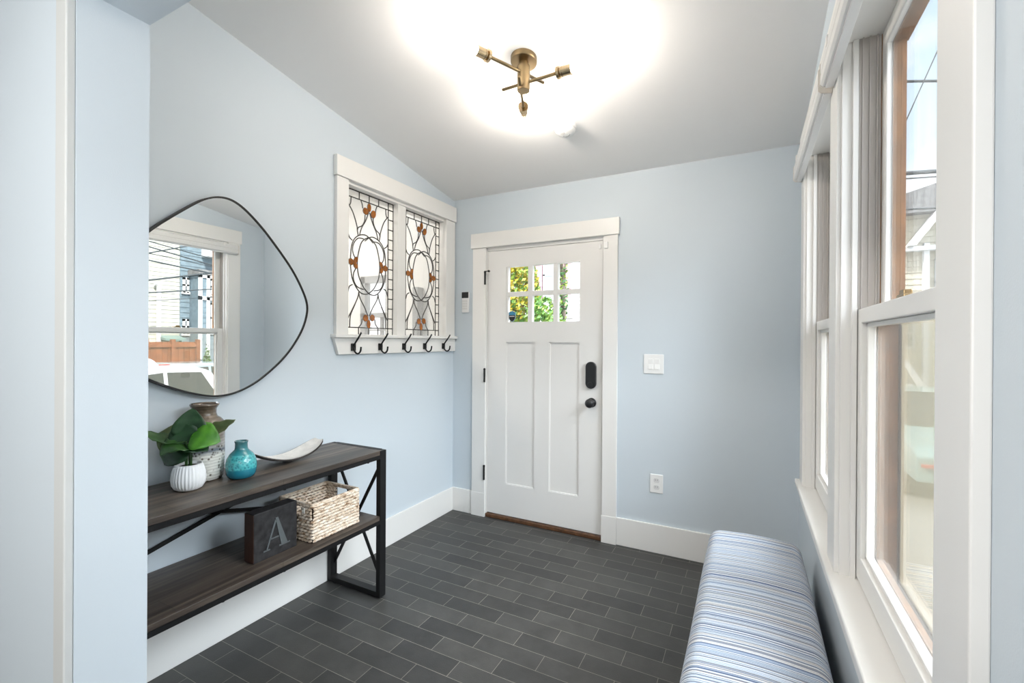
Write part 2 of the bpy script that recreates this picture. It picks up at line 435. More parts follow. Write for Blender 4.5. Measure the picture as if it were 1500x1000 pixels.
# lock and knob
def capsule(cx, cz, w, h, n=14):
    r = w/2; L = h/2-r; p = []
    for k in range(n+1): a = PI*k/n; p.append((cx+r*math.cos(a), cz+L+r*math.sin(a)))
    for k in range(n+1): a = PI+PI*k/n; p.append((cx+r*math.cos(a), cz-L+r*math.sin(a)))
    return p
b = BM(); prism(b, capsule(-.960, 1.126, .074, .186), 1, YS-.026, YS); lk = obj('keypad_lock', b, M_blackp, dr, bevel=.005, seg=3)
b = BM(); prism(b, capsule(-.960, 1.060, .034, .040, 8), 1, YS-.036, YS-.024); obj('thumb_turn', b, M_blackp, lk, bevel=.004)
b = BM()
lathe(b, [(.033, YS), (.033, YS-.008), (.014, YS-.012), (.013, YS-.03), (.024, YS-.036), (.030, YS-.046), (.031, YS-.056), (.026, YS-.066), (.014, YS-.071), (.0001, YS-.072)], -.958, 0, 32, axis=1, cz=.936)
obj('door_knob', b, M_blackp, dr, smooth=True)
b = BM(); box(b, -.868, -.842, F-.014, F, 1.985, 2.030); tag_s = obj('door_sensor', b, M_white, dr, bevel=.002)
b = BM(); box(b, -.910, -.896, YS-.010, YS, 1.992, 2.022); obj('sensor_magnet', b, M_white, dr, bevel=.002)
# security sticker in the lower left pane
def shield(cx, cz, w, h, top=None):
    p = [(cx-w/2, cz+h*.36), (cx-w*.3, cz+h*.45), (cx, cz+h*.5), (cx+w*.3, cz+h*.45), (cx+w/2, cz+h*.36), (cx+w/2, cz-h*.12), (cx+w*.40, cz-h*.28), (cx+w*.22, cz-h*.42), (cx, cz-h*.5), (cx-w*.22, cz-h*.42), (cx-w*.40, cz-h*.28), (cx-w/2, cz-h*.12)]
    return p
st = thing('security_sticker', 'small black and blue shield sticker on the lower left pane of the door', 'sticker', (-1.594, YS+.0215, 1.545))
b = BM(); prism(b, shield(-1.592, 1.543, .060, .084), 1, YS+.0208, YS+.0219); obj('border', b, mat('sticker_border', (.30, .48, .58), .4), st)
b = BM(); prism(b, shield(-1.592, 1.543, .052, .076), 1, YS+.0200, YS+.0209); obj('shield', b, M_blackp, st)
b = BM(); prism(b, [(-1.617, 1.554), (-1.617, 1.570), (-1.592, 1.579), (-1.567, 1.570), (-1.567, 1.554)], 1, YS+.0192, YS+.0201); obj('blue_band', b, mat('sticker_blue', (.05, .25, .42), .4), st)
b = BM()
for k in range(7): box(b, -1.612+k*.0058, -1.6075+k*.0058, YS+.0190, YS+.0201, 1.541, 1.547)
obj('wordmark', b, M_white, st)
b = BM(); box(b, -1.155, -1.105, YS+.0205, YS+.0219, 1.513, 1.522); tag(obj('pane_label', b, mat('pane_label', (.45, .45, .45), .5), org=(-1.13, YS+.021, 1.517)), 'tiny grey label at the foot of the lower right door pane', 'label')

# wall devices on the door wall
k1 = thing('alarm_keypad', 'slim white alarm remote with black top hung left of the door', 'remote', (-1.990, YB, 1.58))
b = BM(); box(b, -2.022, -1.958, YB-.018, YB, 1.580, 1.742); obj('body', b, M_white, k1, bevel=.006, seg=3)
b = BM(); box(b, -2.021, -1.959, YB-.0195, YB-.015, 1.694, 1.7415); obj('black_screen', b, M_blackp, k1, bevel=.003)
b = BM()
for i in range(3):
    for j in range(4): box(b, -2.012+i*.016, -2.001+i*.016, YB-.0195, YB-.017, 1.604+j*.02, 1.616+j*.02)
obj('keys', b, M_shade, k1)
k2 = thing('light_switch', 'white double rocker light switch on the blue wall right of the door', 'switch', (-.542, YB, 1.15))
b = BM(); box(b, -.606, -.480, YB-.007, YB, 1.152, 1.277); obj('cover_plate', b, M_white, k2, bevel=.003)
for x in (-.576, -.537):
    b = BM(); prism(b, [(YB-.0125, 1.181), (YB-.0075, 1.2145), (YB-.0095, 1.248), (YB-.004, 1.248), (YB-.004, 1.181)], 0, x, x+.031); obj('rocker', b, M_white, k2, bevel=.001)
k3 = thing('wall_outlet', 'white duplex outlet low on the blue wall right of the door', 'outlet', (-.520, YB, .38))
b = BM(); box(b, -.561, -.480, YB-.007, YB, .384, .504); obj('cover_plate', b, M_white, k3, bevel=.003)
for z in (.422, .466):
    b = BM(); prism(b, [(-.520+.019*math.cos(a)*1.0, z+max(-.0145, min(.0145, .019*math.sin(a)))) for a in [i*PI/12 for i in range(24)]], 1, YB-.009, YB-.006)
    s = obj('socket', b, mat('socket_plastic', (.70, .70, .70), .4), k3)
    b = BM(); box(b, -.528, -.526, YB-.0095, YB-.0085, z-.002, z+.007); box(b, -.515, -.513, YB-.0095, YB-.0085, z-.002, z+.007); obj('slots', b, M_blackp, s)

# ------------------------------------------------------------------ stained glass window
w3 = sthing('window_3', (XL, 2.42, 1.385))
FX = XL+.024
b = BM(); box(b, XL, FX, 1.843, WY0, WZ0, 2.30); box(b, XL, FX, WY1-.012, 3.022, WZ0, 2.30); obj('casing', b, M_trim, w3, bevel=.002)
b = BM(); box(b, XL, FX+.008, 1.836, 3.030, 2.302, 2.418); obj('head_casing', b, M_trim, w3, bevel=.002)
b = BM(); box(b, XL-.11, XL-.008, WYM0, WYM1, WZ0, WZ1); obj('mullion', b, M_trim, w3, bevel=.002)
b = BM(); box(b, XL-.12, XL, WY0, WY0+.006, WZ0, WZ1); box(b, XL-.12, XL, WY1-.006, WY1, WZ0, WZ1); box(b, XL-.12, XL, WY0, WY1, WZ1-.018, WZ1)
obj('window_jamb', b, M_trim, w3)
b = BM(); box(b, XL-.02, XL+.045, 1.822, 3.034, 1.372, 1.392); obj('stool', b, M_trim, w3, bevel=.003)
b = BM(); prism(b, [(1.83, 1.372), (3.034, 1.372), (3.034, 1.274), (1.862, 1.274)], 0, XL, XL+.022); obj('hook_rail', b, M_trim, w3, bevel=.002)
M_came = mat('lead_came', (0.035, 0.031, 0.028), 0.6, metal=0.2)
M_amber = mat('amber_glass', (0.31, 0.10, 0.015), 0.15, var=.35, var_scale=30)
M_sg = glass('clear_stained_pane', (1, .99, .97), 1.3, 0.06, haze=0.16, haze_col=(.90, .89, .87))
M_sgc = glass('clear_oval_pane', (1, 1, 1), 1.3, 0.0)
M_pink = glass('blush_border_pane', (1, .97, .94), 1.3, 0.1, haze=0.45, haze_col=(.90, .86, .82))
XG = XL-.052
half = {
 'c1': [(.071,.398),(.060,.375),(.055,.350)], 'c2': [(.004,.338),(.012,.318),(.032,.273),(.065,.221),(.080,.176)],
 'c2b': [(.035,.313),(.039,.274),(.061,.239),(.090,.222),(.098,.202)], 'c3': [(.17,.349),(.132,.301),(.102,.229),(.098,.202),(.091,.173)],
 'c4': [(.150,.398),(.153,.361),(.163,.341)], 'c5': [(.17,.164),(.16,.146),(.139,.133)],
 'ring': [(-.035,.148),(.004,.177),(.036,.186),(.080,.176),(.118,.149),(.141,.107),(.150,.053),(.152,0),(.148,-.05),(.135,-.106),(.105,-.153),(.068,-.183),(.031,-.189),(-.004,-.179),(-.035,-.155)],
 'inner': [(.047,.159),(.088,.156),(.118,.130),(.134,.094),(.132,.056),(.111,.023)],
 'inner2': [(.104,-.028),(.127,-.069),(.124,-.113),(.097,-.148),(.045,-.160)],
 'oval': [(0,.177),(.036,.160),(.065,.131),(.084,.080),(.095,.028),(.096,-.02),(.088,-.07),(.071,-.108),(.038,-.154),(0,-.181)],
 'l1': [(.135,-.139),(.158,-.152),(.171,-.185)], 'l2': [(.083,-.178),(.094,-.219),(.129,-.281),(.172,-.350)],
 'l3': [(.083,-.182),(.072,-.22),(.036,-.271),(.006,-.325)], 'l4': [(.055,-.345),(.060,-.375),(.084,-.402)],
 'l5': [(.112,-.255),(.150,-.33),(.155,-.402)],
}
def smooth_path(p, k=5):
    out = []
    for i in range(len(p)-1):
        p0, p1, p2, p3 = p[max(i-1, 0)], p[i], p[i+1], p[min(i+2, len(p)-1)]
        for j in range(k):
            t = j/k
            out.append(tuple(.5*((2*p1[a])+(-p0[a]+p2[a])*t+(2*p0[a]-5*p1[a]+4*p2[a]-p3[a])*t*t+(-p0[a]+3*p1[a]-3*p2[a]+p3[a])*t**3) for a in range(len(p1))))
    out.append(tuple(p[-1])); return out
def ell(cy, cz, ry, rz, rot=0, n=18):
    return [(cy+ry*math.cos(a)*math.cos(rot)-rz*math.sin(a)*math.sin(rot), cz+ry*math.cos(a)*math.sin(rot)+rz*math.sin(a)*math.cos(rot)) for a in [2*PI*i/n for i in range(n)]]
for (y0, y1) in ((WY0+.006, WYM0), (WYM1, WY1-.006)):
    yc, zc0 = (y0+y1)/2+.004, 1.838
    hw = (y1-y0)/2-.004
    b = BM(); box(b, XG-.002, XG+.002, y0, y1, WZ0, WZ1); pn = obj('stained_pane', b, M_sg, w3)
    # clear oval in its own glass
    b = BM(); pts = smooth_path(half['oval'], 4); ov = [(yc+p[0], zc0+p[1]) for p in pts]+[(yc-p[0], zc0+p[1]) for p in pts[::-1][1:-1]]
    prism(b, ov, 0, XG-.0026, XG+.0026); obj('oval_pane', b, M_sgc, pn)
    b = BM()
    Wz0, Wz1 = WZ0-zc0+.004, WZ1-zc0-.019
    def ln(pts, r=.0036):
        tube(b, [(XG, yc+p[0], zc0+p[1]) for p in pts], r, 6)
    for s in (1, -1):
        for k, p in half.items():
            ln([(s*q[0], q[1]) for q in smooth_path(p)])
        ln([(s*.174, Wz0), (s*.174, Wz1)]); ln([(s*hw, Wz0), (s*hw, Wz1)], .0035)
        for k in range(13): z = .399-.0668*k; ln([(s*.174, z), (s*hw, z)])
        ln([(s*.084, .398), (s*.084, Wz1)]); ln([(s*.084, -.402), (s*.084, Wz0)])
    ln([(0, .398), (0, Wz1)]); ln([(0, -.402), (0, Wz0)])
    ln([(-hw, .398), (hw, .398)]); ln([(-hw, -.402), (hw, -.402)]); ln([(-hw, Wz1), (hw, Wz1)], .0045); ln([(-hw, Wz0), (hw, Wz0)], .0045)
    obj('lead_came', b, M_came, pn, smooth=True)
    petals = [(0, .368, .015, .026, 0), (-.030, .338, .022, .021, 0), (.036, .334, .020, .026, -.5),
              (0, -.378, .015, .026, 0), (-.026, -.340, .021, .021, 0), (.032, -.336, .020, .021, 0)]
    for s in (1, -1): petals += [(s*.148, 0, .021, .019, 0), (s*.110, .016, .014, .022, s*.5), (s*.112, -.018, .014, .020, -s*.5)]
    b = BM(); b2 = BM()
    for (cy, cz, ry, rz, ro) in petals:
        e = [(yc+p[0], zc0+p[1]) for p in ell(cy, cz, ry, rz, ro)]
        prism(b, e, 0, XG-.004, XG+.0035)
        tube(b2, [(XG, p[0], p[1]) for p in e], .0022, 5, closed=True)
    obj('amber_petals', b, M_amber, pn); obj('petal_came', b2, M_came, pn)

# coat hooks
HY = (1.968, 2.192, 2.417, 2.641, 2.868); HX = XL+.022
names = ['leftmost of the five black coat hooks on the white rail', 'second black coat hook from the left on the white rail', 'middle black coat hook of the five under the stained glass', 'fourth black coat hook, second from the corner of the rail', 'rightmost black coat hook, nearest the corner by the door']
hk = thing('coat_hook', names[0], 'hook', (HX, HY[0], 1.316), 'coat hooks on the white rail')
y = HY[0]
b = BM(); box(b, HX, HX+.009, y-.017, y+.017, 1.294, 1.338); obj('back_plate', b, M_black, hk, bevel=.003)
b = BM(); tube(b, smooth_path([(HX+.008, y, 1.325), (HX+.022, y, 1.345), (HX+.05, y, 1.378), (HX+.066, y, 1.402)]), .0052, 8); obj('upper_prong', b, M_black, hk, smooth=True)
b = BM(); tube(b, smooth_path([(HX+.008, y, 1.312), (HX+.016, y, 1.290), (HX+.038, y, 1.277), (HX+.060, y, 1.290), (HX+.066, y, 1.318)]), .0052, 8); obj('lower_hook', b, M_black, hk, smooth=True)
for i in range(1, 5): dup(hk, (HX, HY[i], 1.316), names[i])

# ------------------------------------------------------------------ right hand windows
XC = .238      # casing face
def screen_mat():
    m = bpy.data.materials.new('insect_screen'); m.use_nodes = True; nt = m.node_tree; nt.nodes.clear()
    out = N(nt, 'ShaderNodeOutputMaterial'); tr = N(nt, 'ShaderNodeBsdfTransparent'); df = N(nt, 'ShaderNodeBsdfDiffuse', Color=(.12, .10, .07, 1)); tl = N(nt, 'ShaderNodeBsdfTranslucent', Color=(.20, .17, .11, 1))
    a = N(nt, 'ShaderNodeAddShader'); nt.links.new(df.outputs[0], a.inputs[0]); nt.links.new(tl.outputs[0], a.inputs[1])
    lw = N(nt, 'ShaderNodeLayerWeight', Blend=.5); mr_ = N(nt, 'ShaderNodeMapRange'); mr_.inputs['To Min'].default_value = .06; mr_.inputs['To Max'].default_value = .60
    nt.links.new(lw.outputs['Facing'], mr_.inputs['Value'])
    mx = N(nt, 'ShaderNodeMixShader'); nt.links.new(mr_.outputs[0], mx.inputs[0]); nt.links.new(tr.outputs[0], mx.inputs[1]); nt.links.new(a.outputs[0], mx.inputs[2]); nt.links.new(mx.outputs[0], out.inputs[0])
    return m
M_screen = screen_mat()
def window_unit(name, y0, y1, lbl):
    w = sthing(name, (XR, (y0+y1)/2, RZ0), lbl)
    b = BM(); t = .012
    box(b, XC+.012, XR+RT, y0, y0+t, RZ0, RZ1); box(b, XC+.012, XR+RT, y1-t, y1, RZ0, RZ1); box(b, XC+.012, XR+RT+.01, y0, y1, RZ1-t, RZ1)
    box(b, .30, XR+RT+.02, y0, y1, RZ0-.01, RZ0+.018)
    box(b, .276, .290, y0+t, y0+t+.010, RZ0, RZ1); box(b, .276, .290, y1-t-.010, y1-t, RZ0, RZ1)
    obj('window_frame', b, M_trim, w, bevel=.0015)
    b = BM(); i0, i1 = y0+t, y1-t
    for (a0, a1) in ((i0, i0+.007), (i1-.007, i1)):
        box(b, .291, .338, a0, a1, 1.46, RZ1-t)
    for yy, s in ((i0, 1), (i1, -1)):
        for xx in (.298, .315, .332): box(b, xx, xx+.004, min(yy+s*.007, yy+s*.012), max(yy+s*.007, yy+s*.012), 1.46, RZ1-t)
    obj('jamb_liner', b, M_liner, w)
    i0 += .004; i1 -= .004
    lz0, lz1 = RZ0+.018, 1.460
    b = BM(); sw = .052
    box(b, .292, .330, i0, i0+sw, lz0, lz1); box(b, .292, .330, i1-sw, i1, lz0, lz1)
    box(b, .292, .330, i0+sw, i1-sw, lz0, lz0+.075); box(b, .290, .330, i0+sw, i1-sw, 1.418, lz1)
    for (a0, a1, c0, c1) in ((i0+sw, i0+sw+.012, lz0+.075, 1.418), (i1-sw-.012, i1-sw, lz0+.075, 1.418), (i0+sw, i1-sw, lz0+.075, lz0+.087), (i0+sw, i1-sw, 1.406, 1.418)):
        box(b, .304, .324, a0, a1, c0, c1)
    ls = obj('lower_sash', b, M_trim, w, bevel=.0025)
    b = BM(); box(b, .3305, .344, i0, i0+sw+.004, lz0, lz1-.004); box(b, .3305, .344, i1-sw-.004, i1, lz0, lz1-.004); box(b, .3305, .344, i0+sw, i1-sw, lz0, lz0+.08); box(b, .3305, .344, i0+sw, i1-sw, 1.410, lz1-.004); obj('sash_cladding', b, M_brown, ls)
    b = BM(); box(b, .3255, .3295, i0+sw-.004, i1-sw+.004, lz0+.07, 1.422); obj('lower_pane', b, M_glass, ls)
    b = BM(); box(b, .296, .330, (i0+i1)/2-.028, (i0+i1)/2+.028, 1.460, 1.468); box(b, .300, .316, (i0+i1)/2-.01, (i0+i1)/2+.022, 1.468, 1.478); obj('sash_lock', b, M_brass, ls, bevel=.002)
    b = BM(); uz0, uz1 = 1.420, RZ1-t; sw = .050
    box(b, .346, .360, i0, i0+sw, uz0, uz1); box(b, .346, .360, i1-sw, i1, uz0, uz1)
    box(b, .346, .360, i0+sw, i1-sw, uz1-.055, uz1); box(b, .346, .360, i0+sw, i1-sw, uz0, uz0+.038)
    us = obj('upper_sash', b, M_trim, w, bevel=.0025)
    b = BM(); box(b, .3605, .382, i0, i0+sw+.003, uz0, uz1); box(b, .3605, .382, i1-sw-.003, i1, uz0, uz1); box(b, .3605, .382, i0+sw, i1-sw, uz1-.058, uz1); box(b, .3605, .382, i0+sw, i1-sw, uz0, uz0+.040); obj('sash_cladding', b, M_brown, us)
    b = BM(); box(b, .3545, .3585, i0+sw-.004, i1-sw+.004, uz0+.03, uz1-.05); obj('upper_pane', b, M_glass, us)
    b = BM()
    for (a0, a1) in ((y0+t, y0+t+.006), (y1-t-.006, y1-t)): box(b, .345, .402, a0, a1, RZ0+.02, RZ1-t)
    box(b, .399, .410, y0-.05, y0+t, RZ0-.02, RZ1+.03); box(b, .399, .404, y1-t, y1+.05, RZ0-.02, RZ1+.03)
    box(b, .384, .410, y0, y1, RZ1-.04, RZ1+.03)
    obj('exterior_casing', b, M_brown, w)
    b = BM()
    for (a0, a1, c0, c1) in ((y0+.012, y0+.032, RZ0+.01, 1.45), (y1-.032, y1-.012, RZ0+.01, 1.45), (y0+.012, y1-.012, RZ0+.01, RZ0+.03), (y0+.012, y1-.012, 1.435, 1.45)):
        box(b, .388, .397, a0, a1, c0, c1)
    sf = obj('screen_frame', b, M_blackp, w)
    b = BM(); box(b, .3920, .3923, y0+.03, y1-.03, RZ0+.03, 1.437); obj('insect_screen', b, M_screen, sf)
    return w
window_unit('window_1', NY0, NY1, 'nearer white double hung window on the right wall, above the bench')
window_unit('window_2', FY0, FY1, 'farther white double hung window on the right wall, towards the door')
b = BM()
for y0, y1 in ((.742, NY0+.004), (NY1-.004, FY0+.004), (FY1-.004, 2.775)): box(b, XC, XR, y0, y1, .65, RZ1)
struct('trim_3', b, M_trim, bevel=.0025)
b = BM(); box(b, XC-.007, XR, .732, 2.786, RZ1, 2.412); struct('trim_4', b, M_trim, bevel=.0025)
b = BM(); box(b, .219, .300, .715, 2.800, .626, .650); struct('trim_5', b, M_trim, 'white window stool running under both right hand windows', bevel=.005, seg=3)
b = BM(); box(b, XC+.003, XR, .745, 2.775, .545, .626); struct('trim_6', b, M_trim, bevel=.002)

# shade cassettes
HR = [(XC-.001, 2.262), (.206, 2.262), (.200, 2.254), (.200, 2.226), (.203, 2.222), (.200, 2.218), (.200, 2.190), (.207, 2.182), (.214, 2.182), (.214, 2.176), (XC-.001, 2.176)]
def shade(y0, y1, label):
    t = thing('window_shade', label, 'window shade', (XC, y0, 2.176), 'rolled up window shades')
    b = BM(); prism(b, HR, 1, y0+.006, y1-.006); obj('cassette', b, M_shade, t, bevel=.001)
    for a0, a1 in ((y0, y0+.006), (y1-.006, y1)):
        b = BM(); prism(b, [(XC-.001, 2.264), (.204, 2.264), (.198, 2.256), (.198, 2.188), (.206, 2.180), (XC-.001, 2.174)], 1, a0, a1); obj('end_cap', b, M_cap, t, bevel=.001)
    b = BM(); box(b, .2035, .2065, y1-.16, y1-.12, 2.262, 2.270); box(b, .198, .204, y1-.15, y1-.13, 2.240, 2.266); obj('bracket_clip', b, M_trim, t)
    return t
shade(.800, 1.765, 'rolled up white shade across the top of the nearer right hand window')
shade(1.795, 2.735, 'rolled up white shade across the top of the farther right hand window')

# ------------------------------------------------------------------ bench
bn = thing('bench', 'long bench padded in blue and white striped fabric below the right hand windows', 'bench', (.04, 1.45, 0))
bx0, bx1, by0, by1 = -.160, .212, .60, 2.385
b = BM()
NX, NY = 22, 90
R = .052; H0, H1 = .235, .485
def rr(t, lo, hi, r):    # outline helper, rounded plan
    return max(lo+r, min(hi-r, t))
# cross-section loops swept along y with rounded ends: superellipse-like pad
loops = []
def section(sx, sz):     # scaled section ring
    pts = []; w = (bx1-bx0)/2*sx; top = H0+(H1-H0)*sz; r = min(R, w*.9)
    for cx, cz, a0 in ((w-r, top-r, 0), (-w+r, top-r, PI/2)):
        for k in range(9):
            a = a0+PI/2*k/8; pts.append((cx+r*math.cos(a), cz+r*math.sin(a)))
    crown = []
    for i in range(1, 10):
        pass
    return [( w, H0)]+pts+[(-w, H0)]
ys = []
for k in range(9):
    a = PI/2*k/8; ys.append((by0+R*(1-math.cos(PI/2-a)) if False else by0+R*(1-math.sin(a)), math.cos(a)))
ends = [(by0+R*(1-math.sin(a)), 1-(R/((bx1-bx0)/2))*(1-math.cos(a))*.55, 1-(R/(H1-H0))*(1-math.cos(a))) for a in [PI/2*k/8 for k in range(9)]]
ends2 = sorted(ends, key=lambda e: e[0])
seq = []
for k in range(9):
    a = PI/2*k/8       # 0 = very end, PI/2 = full section
    d = R*(1-math.sin(a)); s = (1-math.cos(a))
    inset = R*(1-math.sin(a))
    seq.append((R*(1-math.cos(a)), R*(1-math.sin(a))))
seq = [(d, i) for d, i in seq]
rows = [(by0+d, i) for d, i in seq]+[(by0+(by1-by0)*k/30, 0) for k in range(2, 29)]+[(by1-d, i) for d, i in seq[::-1]]
def sec(y, ins):
    w = (bx1-bx0)/2-ins*.7; top = H1-ins-.0035*(1+math.sin(y*9)); xc = (bx0+bx1)/2; r = R
    P = [(xc+w, H0)]
    for k in range(9):
        a = PI/2*k/8; P.append((xc+w-r+r*math.cos(a), top-r+r*math.sin(a)))
    for k in range(1, 8):
        t = k/8; P.append((xc+(w-r)*(1-2*t), top+.006*math.sin(PI*t)))
    for k in range(9):
        a = PI/2+PI/2*k/8; P.append((xc-w+r+r*math.cos(a), top-r+r*math.sin(a)))
    P.append((xc-w, H0)); return [(p[0], y, p[1]) for p in P]
R_ = [[b.verts.new(p) for p in sec(y, i)] for y, i in rows]
for A, B in zip(R_, R_[1:]):
    for k in range(len(A)-1): b.faces.new([A[k], A[k+1], B[k+1], B[k]])
    b.faces.new([A[-1], A[0], B[0], B[-1]])
b.faces.new(R_[0]); b.faces.new(R_[-1][::-1])
obj('padded_seat', b, M_stripe, bn, smooth=True)
b = BM(); box(b, bx0+.012, bx1-.012, by0+.012, by1-.012, .13, .240); obj('apron', b, M_stripe, bn, bevel=.006)
for x in (bx0+.05, bx1-.05):
    for y in (by0+.07, by1-.07):
        b = BM(); lathe(b, [(.014, 0), (.024, .13)], x, y, 16); obj('leg', b, mat('espresso_leg', (.03, .018, .012), .4), bn, smooth=False)

# ------------------------------------------------------------------ organic mirror
mr = thing('wall_mirror', 'large pebble shaped mirror with thin black frame on the left wall', 'mirror', (XL+.017, 1.21, 1.545))
OUT = [(.93,1.786),(.973,1.828),(1.038,1.887),(1.107,1.946),(1.143,1.968),(1.181,1.984),(1.23,1.990),(1.277,1.976),(1.324,1.947),(1.391,1.893),(1.462,1.820),(1.538,1.736),(1.590,1.662),(1.632,1.584),(1.646,1.531),(1.639,1.477),(1.612,1.404),(1.553,1.316),(1.490,1.249),(1.418,1.192),(1.350,1.148),(1.275,1.118),(1.214,1.108),(1.157,1.110),(1.093,1.127),(1.032,1.148),(.975,1.174),(.930,1.196),(.870,1.235),(.815,1.290),(.775,1.360),(.758,1.440),(.768,1.530),(.800,1.615),(.845,1.690)]
n = len(OUT); SM = []
for i in range(n):
    p0, p1, p2, p3 = OUT[i-1], OUT[i], OUT[(i+1) % n], OUT[(i+2) % n]
    for j in range(5):
        t = j/5; SM.append(tuple(.5*((2*p1[a])+(-p0[a]+p2[a])*t+(2*p0[a]-5*p1[a]+4*p2[a]-p3[a])*t*t+(-p0[a]+3*p1[a]-3*p2[a]+p3[a])*t**3) for a in (0, 1)))
# light smoothing
for _ in range(6): SM = [((SM[i-1][0]+2*SM[i][0]+SM[(i+1) % len(SM)][0])/4, (SM[i-1][1]+2*SM[i][1]+SM[(i+1) % len(SM)][1])/4) for i in range(len(SM))]
XM = XL+.032; M_mf = mat('matte_black_frame', (.006, .006, .007), .6)
m, nt, bb = node_mat('mirror_silver'); bb.inputs['Base Color'].default_value = (.90, .93, .94, 1); bb.inputs['Metallic'].default_value = 1; bb.inputs['Roughness'].default_value = 0.0
b = BM(); prism(b, SM, 0, XM-.004, XM); obj('mirror_glass', b, m, mr)
b = BM(); prof = [(-.003, -.026), (.0045, -.026), (.0045, .004), (-.003, .004)]
L = len(SM); rg = []
for i in range(L):
    t = Vector((SM[(i+1) % L][0]-SM[i-1][0], SM[(i+1) % L][1]-SM[i-1][1])).normalized(); nrm = Vector((-t.y, t.x))
    rg.append([b.verts.new((XM+d, SM[i][0]+nrm.x*o, SM[i][1]+nrm.y*o)) for o, d in prof])
for i in range(L):
    A, B = rg[i], rg[(i+1) % L]
    for k in range(4): b.faces.new([A[k], A[(k+1) % 4], B[(k+1) % 4], B[k]])
obj('mirror_frame', b, M_mf, mr)
mr.rotation_euler = (0, 0, .0092)

# ------------------------------------------------------------------ console table
ct = thing('console_table', 'long dark wood console table with black metal frame against the left wall', 'table', (-1.90, 1.20, 0))
tx0, tx1, ty0, ty1, TZ = -2.096, -1.705, .570, 1.840, .780
b = BM(); box(b, tx0+.003, tx1-.003, ty0+.030, ty1-.030, TZ-.024, TZ-.001); obj('table_top', b, M_wood, ct, bevel=.0015)
b = BM(); box(b, tx0+.003, tx1-.003, ty0+.042, ty1-.042, .414, .436); obj('lower_shelf', b, M_wood, ct, bevel=.0015)
for x in (tx1-.022, tx0):
    for z0, z1 in ((TZ-.044, TZ-.024), (.395, .414)):
        b = BM(); box(b, x, x+.022, ty0+.04, ty1-.04, z0, z1); obj('rail', b, M_black, ct)
for y0, y1 in ((ty0, ty0+.044), (ty1-.044, ty1)):
    b = BM()
    box(b, tx1-.028, tx1, y0, y1, 0.006, TZ-.002); box(b, tx0, tx0+.028, y0, y1, 0.006, TZ-.002)
    box(b, tx0+.028, tx1-.028, y0, y1, .006, .034)
    yo = (y0, y0+.03) if y0 < 1 else (y1-.03, y1)
    box(b, tx0+.028, tx1-.028, yo[0], yo[1], TZ-.026, TZ); box(b, tx0+.028, tx1-.028, y0, y1, .395, .412)
    ef = obj('end_frame', b, M_black, ct, bevel=.002)
    yc = (y0+y1)/2
    b = BM(); bar(b, (tx0+.025, yc, .735), (tx1-.024, yc, .115), .008, .016); bar(b, (tx1-.024, yc+.005, .700), (tx0+.025, yc+.005, .105), .008, .016)
    obj('cross_brace', b, M_black, ef)
    for x in (tx0+.014, tx1-.014):
        b = BM(); lathe(b, [(.012, 0), (.012, .007)], x, yc, 12); obj('foot', b, M_blackp, ef)
b = BM(); bar(b, (tx0+.012, ty0+.04, .440), (tx0+.012, ty1-.04, .745), .006, .016); bar(b, (tx0+.018, ty0+.04, .745), (tx0+.018, ty1-.04, .440), .006, .016)
obj('back_brace', b, M_black, ct)
for y in (.75, 1.0, 1.25, 1.5, 1.72):
    for z in (.394, TZ-.045):
        b = BM(); lathe(b, [(.006, z-.004), (.006, z+.001)], tx1-.011, y, 8); obj('bolt', b, M_black, ct)

# potted plant
pl = thing('potted_plant', 'small leafy green plant in a white ribbed pot at the near end of the console', 'plant', (-1.917, .985, TZ))
px, py = -1.917, .985
b = BM()
prof = [(.0001, 0), (.036, 0), (.046, .006), (.054, .022), (.0565, .042), (.054, .066), (.048, .088), (.0445, .098), (.041, .098), (.040, .090), (.0001, .086)]
lathe(b, [(r, TZ+z) for r, z in prof], px, py, 150, rib=lambda k, z: (.028*math.cos(k*PI/2.5) if TZ+.01 < z < TZ+.096 else 0), close=False)
obj('pot', b, mat('matte_white_ceramic', (.86, .87, .88), .5), pl, smooth=True)
b = BM(); lathe(b, [(.0001, TZ+.090), (.039, TZ+.089)], px, py, 24, close=False); obj('soil', b, mat('dark_soil', (.03, .02, .015), .95, bump=1, bump_scale=60), pl)
def leafmat(name, c0, c1):
    m, nt, bb = node_mat(name)
    tc = N(nt, 'ShaderNodeTexCoord'); n_ = N(nt, 'ShaderNodeTexNoise', Scale=22.0, Detail=3.0); nt.links.new(tc.outputs['Object'], n_.inputs['Vector'])
    r = N(nt, 'ShaderNodeValToRGB'); r.color_ramp.elements[0].position = .35; r.color_ramp.elements[1].position = .65
    r.color_ramp.elements[0].color = (*c0, 1); r.color_ramp.elements[1].color = (*c1, 1)
    nt.links.new(n_.outputs['Fac'], r.inputs['Fac']); nt.links.new(r.outputs['Color'], bb.inputs['Base Color']); bb.inputs['Roughness'].default_value = .38
    return m
LM = [leafmat('leaf_dark', (.006, .030, .010), (.014, .060, .016)), leafmat('leaf_mid', (.014, .055, .010), (.035, .11, .018)), leafmat('leaf_bright', (.035, .16, .008), (.075, .26, .014)), leafmat('leaf_olive', (.05, .085, .025), (.10, .13, .045))]
